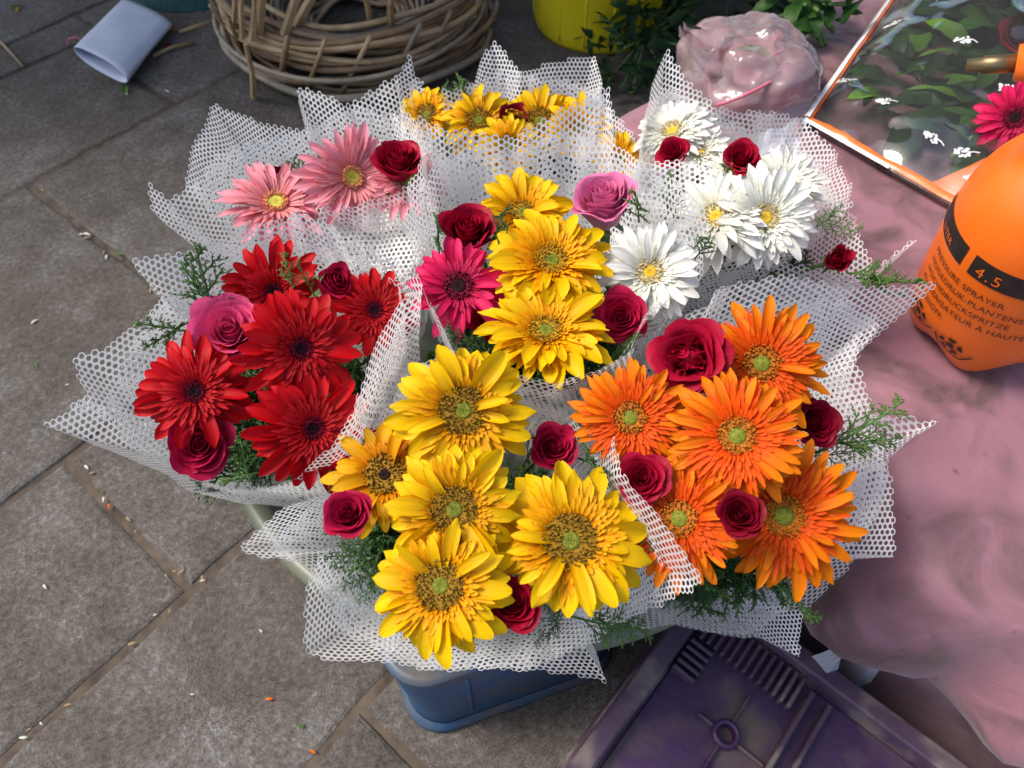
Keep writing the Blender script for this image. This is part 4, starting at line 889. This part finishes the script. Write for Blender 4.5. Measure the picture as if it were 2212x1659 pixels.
def bit(name, u, v, px, m, label, cat, group, seed):
    R = random.Random(seed); p = pix(u, v, .003); me = LP.build(name, m); s = px/FPX*depth(p)
    o = obj(name, me, None, mat4=Matrix.Translation(p) @ Matrix.Rotation(R.uniform(0, 6.3), 4, 'Z') @ Matrix.Scale(s, 4)); tag(o, label, cat, group); return o
YP = M['out_yellow']; OP = M['out_orange']; GP = M['leaf_bright']; PALE = plain('pale_scrap', (.55, .54, .48), .7)
bit('fallen_petal', 386, 105, 26, YP, 'fallen yellow petal on the dark paving by the cane basket', 'petal', None, 1)
bit('fallen_petal', 362, 62, 20, OP, 'fallen orange petal behind the paper sleeve', 'petal', None, 2)
bit('fallen_petal', 358, 108, 30, M['rose_dark'], 'fallen dark red petal by the dry stalk', 'petal', None, 3)
bit('fallen_petal', 35, 26, 18, YP, 'fallen yellow petal beside a green leaf scrap', 'petal', None, 4)
bit('leaf_scrap', 48, 12, 26, GP, 'green leaf scrap beside a yellow petal', 'leaf', None, 5)
bit('leaf_scrap', 272, 185, 34, GP, 'green leaf scrap under the open end of the paper sleeve', 'leaf', None, 6)
for i, (u, v, px, m) in enumerate([(70, 785, 16, GP), (212, 1068, 14, GP), (640, 1565, 18, GP), (250, 545, 16, GP), (262, 552, 10, GP)]):
    bit('leaf_speck', u, v, px, m, 'tiny green leaf speck on the grey paving', 'leaf', 'leaf specks on the paving', 20+i)
for i, (u, v, px, m) in enumerate([(195, 508, 18, PALE), (100, 1272, 14, PALE), (82, 690, 16, PALE), (460, 292, 12, PALE), (365, 200, 14, PALE), (222, 1085, 14, PALE), (560, 1360, 10, PALE), (275, 205, 10, PALE), (150, 830, 9, PALE), (330, 1330, 9, PALE), (420, 1500, 9, PALE)]):
    bit('pale_scrap', u, v, px, m, 'tiny pale plant scrap on the grey paving', 'scrap', 'pale scraps on the paving', 40+i)
rl = random.Random(8)
for i in range(22):
    f = rl.random(); base_ = ((20+470*f, 1628-415*f), (150+255*f, 985+285*f), (75+330*f, 410+285*f))[i % 3]
    bit('straw_sliver', base_[0]+rl.uniform(-12, 12), base_[1]+rl.uniform(-12, 12), rl.uniform(9, 18), rl.choice((STRAW, STRAW, PALE)), 'tiny straw-coloured sliver along a paving joint', 'scrap', 'straw slivers along the paving joints', 200+i)
for i, (u, v, px) in enumerate([(235, 1100, 14), (590, 1510, 16), (668, 1620, 16)]):
    bit('petal_scrap', u, v, px, OP, 'small dried orange petal scrap on the grey paving', 'petal', 'dried petal scraps on the paving', 60+i)

# --- leaves
def leaf_mesh(m, seed=0, w=.42):
    R = random.Random(seed); P = []
    for i in range(8):
        t_ = i/7; wd = w*.5*max(0, math.sin(math.pi*min(1, t_*.93+.05)))**.8*(1-.25*t_); P.append([Vector((t_, s*wd, .10*math.sin(t_*3)-.12*t_*t_+.22*wd*abs(s)+.02*math.sin(t_*14)*s)) for s in (-1, -.5, 0, .5, 1)])
    b = MB(); b.grid(P); return b
LV = {k: [leaf_mesh(None, i, w).build('leaf', M[k]) for i, w in ((1, .36), (2, .46), (3, .56))] for k in ('leaf', 'leaf_dark', 'leaf_bright')}
def leaf_heap(name, label, u, v, z, rx, ry, h, n, mk, seed, size=(.03, .07)):
    R = random.Random(seed); c = pix(u, v, z); root = empty(name, (c.x, c.y, z), label, 'foliage')
    b = MB(); src = [leaf_mesh(None, i, w) for i, w in ((1, .36), (2, .46), (3, .56))]
    for i in range(n):
        a = R.uniform(0, 6.3); r_ = math.sqrt(R.random()); p = Vector((rx*r_*math.cos(a), ry*r_*math.sin(a), .01+h*(1-r_*r_)*R.uniform(.2, 1)+.02))
        T = Matrix.Translation(p) @ Matrix.Rotation(R.uniform(0, 6.3), 4, 'Z') @ Matrix.Rotation(R.uniform(-1.0, .5), 4, 'Y') @ Matrix.Rotation(R.uniform(-.6, .6), 4, 'X') @ Matrix.Scale(R.uniform(*size), 4)
        s_ = R.choice(src); b.add([T @ Vector(q_) for q_ in s_.v], s_.f, s_.uv)
    o = obj('leaves', b.build('leaves', M[mk]), root); o['kind'] = 'stuff'
    for k in range(10):
        a = R.uniform(0, 6.3); b = MB(); b.tube([Vector((rx*.8*math.cos(a), ry*.8*math.sin(a), .01)), Vector((0, 0, h*.4)), Vector((rx*.8*math.cos(a+2.6), ry*.8*math.sin(a+2.6), h*.7))], .004, 5); obj('twig', b.build('twig', M['stem']), root)
leaf_heap('leaf_heap', 'dark heap of cut green leaves on the paving beside the yellow bucket', 1385, 135, 0, .16, .22, .18, 240, 'leaf_dark', 1)
leaf_heap('leaf_heap', 'shadowy heap of cut foliage behind the pink plastic bag', 1560, 10, 0, .40, .30, .30, 420, 'leaf_dark', 2, (.04, .09))
leaf_heap('leaf_heap', 'green foliage piled on the pink cloth behind the cellophane bouquet', 1735, 60, TZ, .06, .10, .10, 70, 'leaf', 3, (.03, .06))
leaf_heap('leaf_heap', 'large dark foliage pile at the far back beyond the cloth', 1800, -140, 0, .7, .4, .55, 420, 'leaf_dark', 4, (.05, .11))
# teal sacking at the far edge
tc_ = pix(400, -8, 0); b = MB(); b.grid([[Vector((.16*math.cos(a)*r_*(1+.15*nz((a*2, r_, 0), 1, 1)), .10*math.sin(a)*r_, .002+.06*(1-r_**2)+.012*nz((a*3, r_*4, 0), 1, 5)*(1-r_))) for a in np.linspace(0, 2*math.pi, 40, False)] for r_ in (1, .9, .75, .55, .35, .15, .01)], wrap=True)
tag(obj('teal_sack', b.build('teal_sack', noise_mat('teal_sacking', (.01, .05, .05), (.02, .09, .085), 60, .9, 3, .4, 150)), None, loc=tc_), 'small heap of dark teal sacking behind the paper sleeve', 'sack')

# --- pink plastic bag with ribbon inside, on the cloth
c = pix(1630, 195, TZ); bgx = empty('plastic_bag', (c.x, c.y, TZ), 'crumpled clear plastic bag of pink ribbon lying on the pink cloth', 'bag')
BAG = film_mat('cloudy_bag_film', (.96, .88, .89), .34, (.60, .44, .45), .14, .3, 22, .8)
wx = (pix(1780, 205, TZ+.06)-pix(1490, 205, TZ+.06)).length/2; P = []
for i in range(34):
    el_ = math.pi/2*i/33; row = []
    for j in range(90):
        a = 2*math.pi*j/90; d = Vector((math.cos(a)*math.cos(el_), math.sin(a)*math.cos(el_), math.sin(el_)))
        k = 1+.20*nz(d, 2.2, 4)+.04*nz(d, 6, 5)+.012*nz(d, 15, 6)+.35*max(0, math.cos(a-2.55))**8*math.cos(el_)-.06*abs(nz(d, 4, 11))-.03*abs(nz(d, 11, 12))
        row.append(Vector((d.x*wx*1.05*k, d.y*.12*k, max(.003, d.z*.10*k))))
    P.append(row)
b = MB(); b.grid(P, wrap=True); obj('bag_film', b.build('bag_film', BAG), bgx)
b = MB(); gp = []
for i in range(8):
    f = i/7; lo = (pix(1560, 205, TZ+.03).lerp(pix(1462, 78, TZ+.10), f)); hi = (pix(1600, 85, TZ+.09).lerp(pix(1482, 52, TZ+.12), f)); row = []
    for j in range(10): p = lo.lerp(hi, j/9)-bgx.location; row.append(p+Vector((0, .012*math.sin(j*1.4+i*.6), .014*nz(p, 30, 2))))
    gp.append(row)
b.grid(gp); obj('bag_mouth', b.build('bag_mouth', BAG), bgx)
RIB = noise_mat('pink_ribbon', (.50, .10, .16), (.62, .17, .24), 20, .4)
b = MB(); P = []
for i in range(12):
    el_ = math.pi/2*i/11
    P.append([Vector((math.cos(a)*math.cos(el_)*wx*.86*(1+.12*nz((math.cos(a), math.sin(a), el_), 2, 2)), math.sin(a)*math.cos(el_)*.10, .004+math.sin(el_)*.065*(1+.15*nz((math.cos(a), math.sin(a), el_), 3, 7)))) for a in np.linspace(0, 2*math.pi, 40, False)])
b.grid(P, wrap=True); obj('ribbon_bundle', b.build('ribbon_bundle', noise_mat('dusky_pink_bundle', (.28, .09, .12), (.42, .16, .2), 9, .6, 4, .3, 30)), bgx)
R = random.Random(3)
for k in range(9):
    a0 = R.uniform(2.6, 3.6); hgt = R.uniform(.05, .09); pts = [Vector((-wx*.85+.02*k, -.09+.012*k, .02)), Vector((-wx*.3, -.075+.02*k-.05, hgt*.9)), Vector((wx*.25, -.02+.012*k-.04, hgt)), Vector((wx*.8, .02*R.random(), .03))]
    cv = []
    for i in range(15):
        t_ = i/14; cv.append(pts[0]*(1-t_)**3+pts[1]*3*t_*(1-t_)**2+pts[2]*3*t_*t_*(1-t_)+pts[3]*t_**3+Vector((0, 0, .012)))
    b = MB(); b.tube(cv, R.uniform(.0018, .0035), 5); obj('ribbon', b.build('ribbon', RIB), bgx)
lf = obj('leaf', LV['leaf_bright'][0], bgx, mat4=Matrix.Translation(pix(1590, 105, TZ+.085)-bgx.location) @ Matrix.Rotation(-.5, 4, 'Z') @ Matrix.Scale(.07, 4))

# --- cellophane bouquet lying on the cloth behind the sprayer
A0 = pix(1737, 262, TZ+.012); A1 = pix(2052, 442, TZ+.012); A2 = pix(1922, 0, TZ+.012)
eu = (A1-A0); eu.z = 0; eu.normalize(); ev = (A2-A0); ev.z = 0; ev = (ev-eu*ev.dot(eu)*.0).normalized()
SU, SV = .50, .74
ce = empty('cellophane_bouquet', (A0.x, A0.y, TZ+.006), 'leafy gerbera and rose bouquet in clear printed cellophane with orange edging', 'bouquet')
def hump(s, t_): return .115*(max(0, math.sin(math.pi*min(1, max(0, s))))**.7)*(min(1, max(0, t_)*2.2)**.8)*(1-.15*t_)
def film_pt(s, t_, off=0):
    p = eu*(SU*s)+ev*(SV*t_)
    cr_ = .022*abs(nz((s*3, t_*4, 0), 1.6, 3))+.008*abs(nz((s*9, t_*9, 2), 1.3, 4))+.03*max(0, 1-(s+t_*1.4)/.5)*abs(nz((s*11, t_*14, 5), 1.2, 8))
    return Vector((p.x, p.y, .004+hump(s, t_)+cr_*min(1, 8*min(s, 1-s, t_+.02)+.15)+off))
CEL = film_mat('clear_cellophane', (1, 1, 1), .03, (.9, .9, .9), .07, .08, 14, 1.2)
b = MB(); b.grid([[film_pt(i/60, j/80) for i in range(61)] for j in range(81)]); obj('front_film', b.build('front_film', CEL, True), ce)
b = MB(); b.grid([[eu*(SU*i/20)+ev*(SV*j/20)+Vector((0, 0, .0015)) for i in range(21)] for j in range(21)]); obj('back_film', b.build('back_film', CEL), ce)
OE = noise_mat('orange_edging', (.72, .13, .02), (.82, .18, .03), 15, .25)
SEAM_HI = plain('seam_highlight_white', (.86, .87, .88), .2, .8, 0)  # near-white colour paints the highlight along the cellophane's edge
for (f0, f1, m, nm) in ((lambda s: film_pt(s, .0, .003), lambda s: film_pt(s, .013, .002), OE, 'orange_edging'), (lambda s: film_pt(.010, s, .004), lambda s: film_pt(.020, s, .003), OE, 'orange_edging'), (lambda s: film_pt(-.006, s, .008), lambda s: film_pt(.012, s, .009), SEAM_HI, 'highlight_seam'), (lambda s: eu*(SU*s*.3)+ev*(-.004)+Vector((0, 0, .010)), lambda s: eu*(SU*s*.3)+ev*.003+Vector((0, 0, .012)), SEAM_HI, 'highlight_seam')):
    b = MB(); b.grid([[f0(i/50), (f0(i/50)+f1(i/50))/2+Vector((0, 0, .002)), f1(i/50)] for i in range(51)]); obj(nm, b.build(nm, m), ce)
# inner orange paper corner
b = MB(); b.grid([[film_pt(.42+.16*i/6*(1-j/8)+.02*j, .02+.13*j/8, -.010) for i in range(7)] for j in range(9)]); obj('orange_paper', b.build('orange_paper', OE), ce)
WP = plain('white_print', (.62, .64, .64), .7, .2)
def print_at(s, t_, ang_, sc=1):
    R = random.Random(int(s*100+t_*1000)); b = MB(); ca, sa = math.cos(ang_), math.sin(ang_)
    def q2(x, y): x, y = x*sc, y*sc; return film_pt(s+(x*ca-y*sa)/SU, t_+(x*sa+y*ca)/SV, .0022)
    for k in range(26):
        x = R.uniform(-.013, .009); y = R.uniform(-.009, .009)*(1-abs(x)/.025); r_ = R.uniform(.0013, .0028)
        b.add([q2(x+r_*math.cos(i*1.047), y+r_*math.sin(i*1.047)) for i in range(6)], [(0, 1, 2, 3, 4, 5)])
    b.grid([[q2(.006+.014*i/5, .0010*sg+.002*math.sin(i*.8)) for i in range(6)] for sg in (-1, 1)])
    obj('blossom_print', b.build('blossom_print', WP, False), ce)
for (u, v, a) in ((1940,30,.3),(2065,120,.2),(1925,185,.2),(2030,268,.1),(1845,120,.5),(2165,215,.2),(1800,258,.6),(2130,348,.1),(2010,372,.0),(2200,45,.2),(2010,10,.1),(2120,20,.3),(1880,330,.1),(2100,300,.4)):
    p = pix(u, v, TZ+.07)-ce.location; det = eu.x*ev.y-eu.y*ev.x; s = (p.x*ev.y-p.y*ev.x)/det/SU; t_ = (eu.x*p.y-eu.y*p.x)/det/SV
    if .02 < s < .97 and .03 < t_ < .97: print_at(s, t_, a, 1.0)
R = random.Random(21)
def inside(s, t_, f): p = film_pt(s, t_); return Vector((p.x, p.y, .012+(p.z-.03)*f))
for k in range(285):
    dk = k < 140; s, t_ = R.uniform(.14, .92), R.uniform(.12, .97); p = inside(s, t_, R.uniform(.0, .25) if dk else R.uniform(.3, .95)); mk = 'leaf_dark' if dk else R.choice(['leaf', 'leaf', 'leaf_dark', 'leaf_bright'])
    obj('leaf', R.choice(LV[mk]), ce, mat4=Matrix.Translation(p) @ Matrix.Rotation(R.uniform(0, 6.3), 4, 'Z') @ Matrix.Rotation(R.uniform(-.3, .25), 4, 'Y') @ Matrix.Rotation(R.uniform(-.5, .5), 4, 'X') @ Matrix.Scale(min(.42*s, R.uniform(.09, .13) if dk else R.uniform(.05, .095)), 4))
WOOD = noise_mat('woody_stem', (.16, .085, .03), (.28, .16, .06), 30, .6)
for k in range(9):
    s0 = .45+.05*k+R.uniform(-.03, .03); b = MB(); b.tube([inside(min(.9, s0), .10+R.uniform(0, .08), .3), inside(.55+.04*k, .4, .55), inside(.35+.06*k+R.uniform(-.05, .05), .75, .6)], R.uniform(.003, .005), 6); obj('stem', b.build('stem', WOOD if k % 2 else M['stem']), ce)
p = pix(2192, 255, TZ+.085); 
def raw_gerbera(root, kind, p, n, R_):
    fl = obj('gerbera', gerbera_meshes(kind)[1][0], root, mat4=Matrix.Translation(-root.location) @ frame(p, n, .4) @ Matrix.Scale(R_, 4)); K = KINDS[kind]; pet, inner, disc, cen = gerbera_meshes(kind); R = random.Random(3)
    for li, (cnt, ln, w, elv, dr) in enumerate(K['L']):
        for i in range(cnt):
            T = Matrix.Rotation(2*math.pi*(i+.5*li+R.uniform(-.2, .2))/cnt, 4, 'Z') @ Matrix.Translation((0, 0, -.05+.03*li)) @ Matrix.Rotation(-math.radians(elv+R.gauss(0, 4)), 4, 'Y') @ Matrix.Scale(ln*R.uniform(.9, 1.05), 4); obj('petal', R.choice(pet[li]), fl, mat4=T)
    obj('disc_florets', disc[0], fl); obj('disc_centre', cen[0], fl); return fl
raw_gerbera(ce, 'hotpink', p, facing(p, .1, .1), .052)
for (u, v, z) in ((2196, 85, TZ+.07), (2260, 150, TZ+.08)):
    p = pix(u, v, z); h, pts = rose_meshes('classic', 'dark', 0); o = obj('rose', h, ce, mat4=Matrix.Translation(-ce.location) @ frame(p, Vector((-.3, -.5, .8)), 1) @ Matrix.Scale(.036, 4))
    for me in pts: obj('petal', me, o)

# --- added canopy overhead, out of the picture: it keeps the far paving in shade
cn = empty('added_shade_canopy', (0, 2.6, 0), 'dark blue tarpaulin canopy on poles, added out of view to shade the far paving', 'canopy')
TARP = noise_mat('shade_tarpaulin', (.02, .04, .09), (.03, .055, .12), 10, .6)
b = MB(); b.grid([[Vector((-3.6+6.8*i/24, -.95+4.2*j/16, 2.05+.05*math.sin(i*.8)*math.sin(j*.6)+.25*(j/16))) for i in range(25)] for j in range(17)]); obj('tarpaulin', b.build('tarpaulin', TARP), cn)
for (x, y, h_) in ((-3.5, 2.7, 2.28), (3.1, 2.7, 2.28), (3.1, -.9, 2.04), (-3.5, -.9, 2.04)):
    b = MB(); b.tube([Vector((x, y, -.01)), Vector((x, y, h_))], .022, 10); obj('pole', b.build('pole', STRAW), cn)
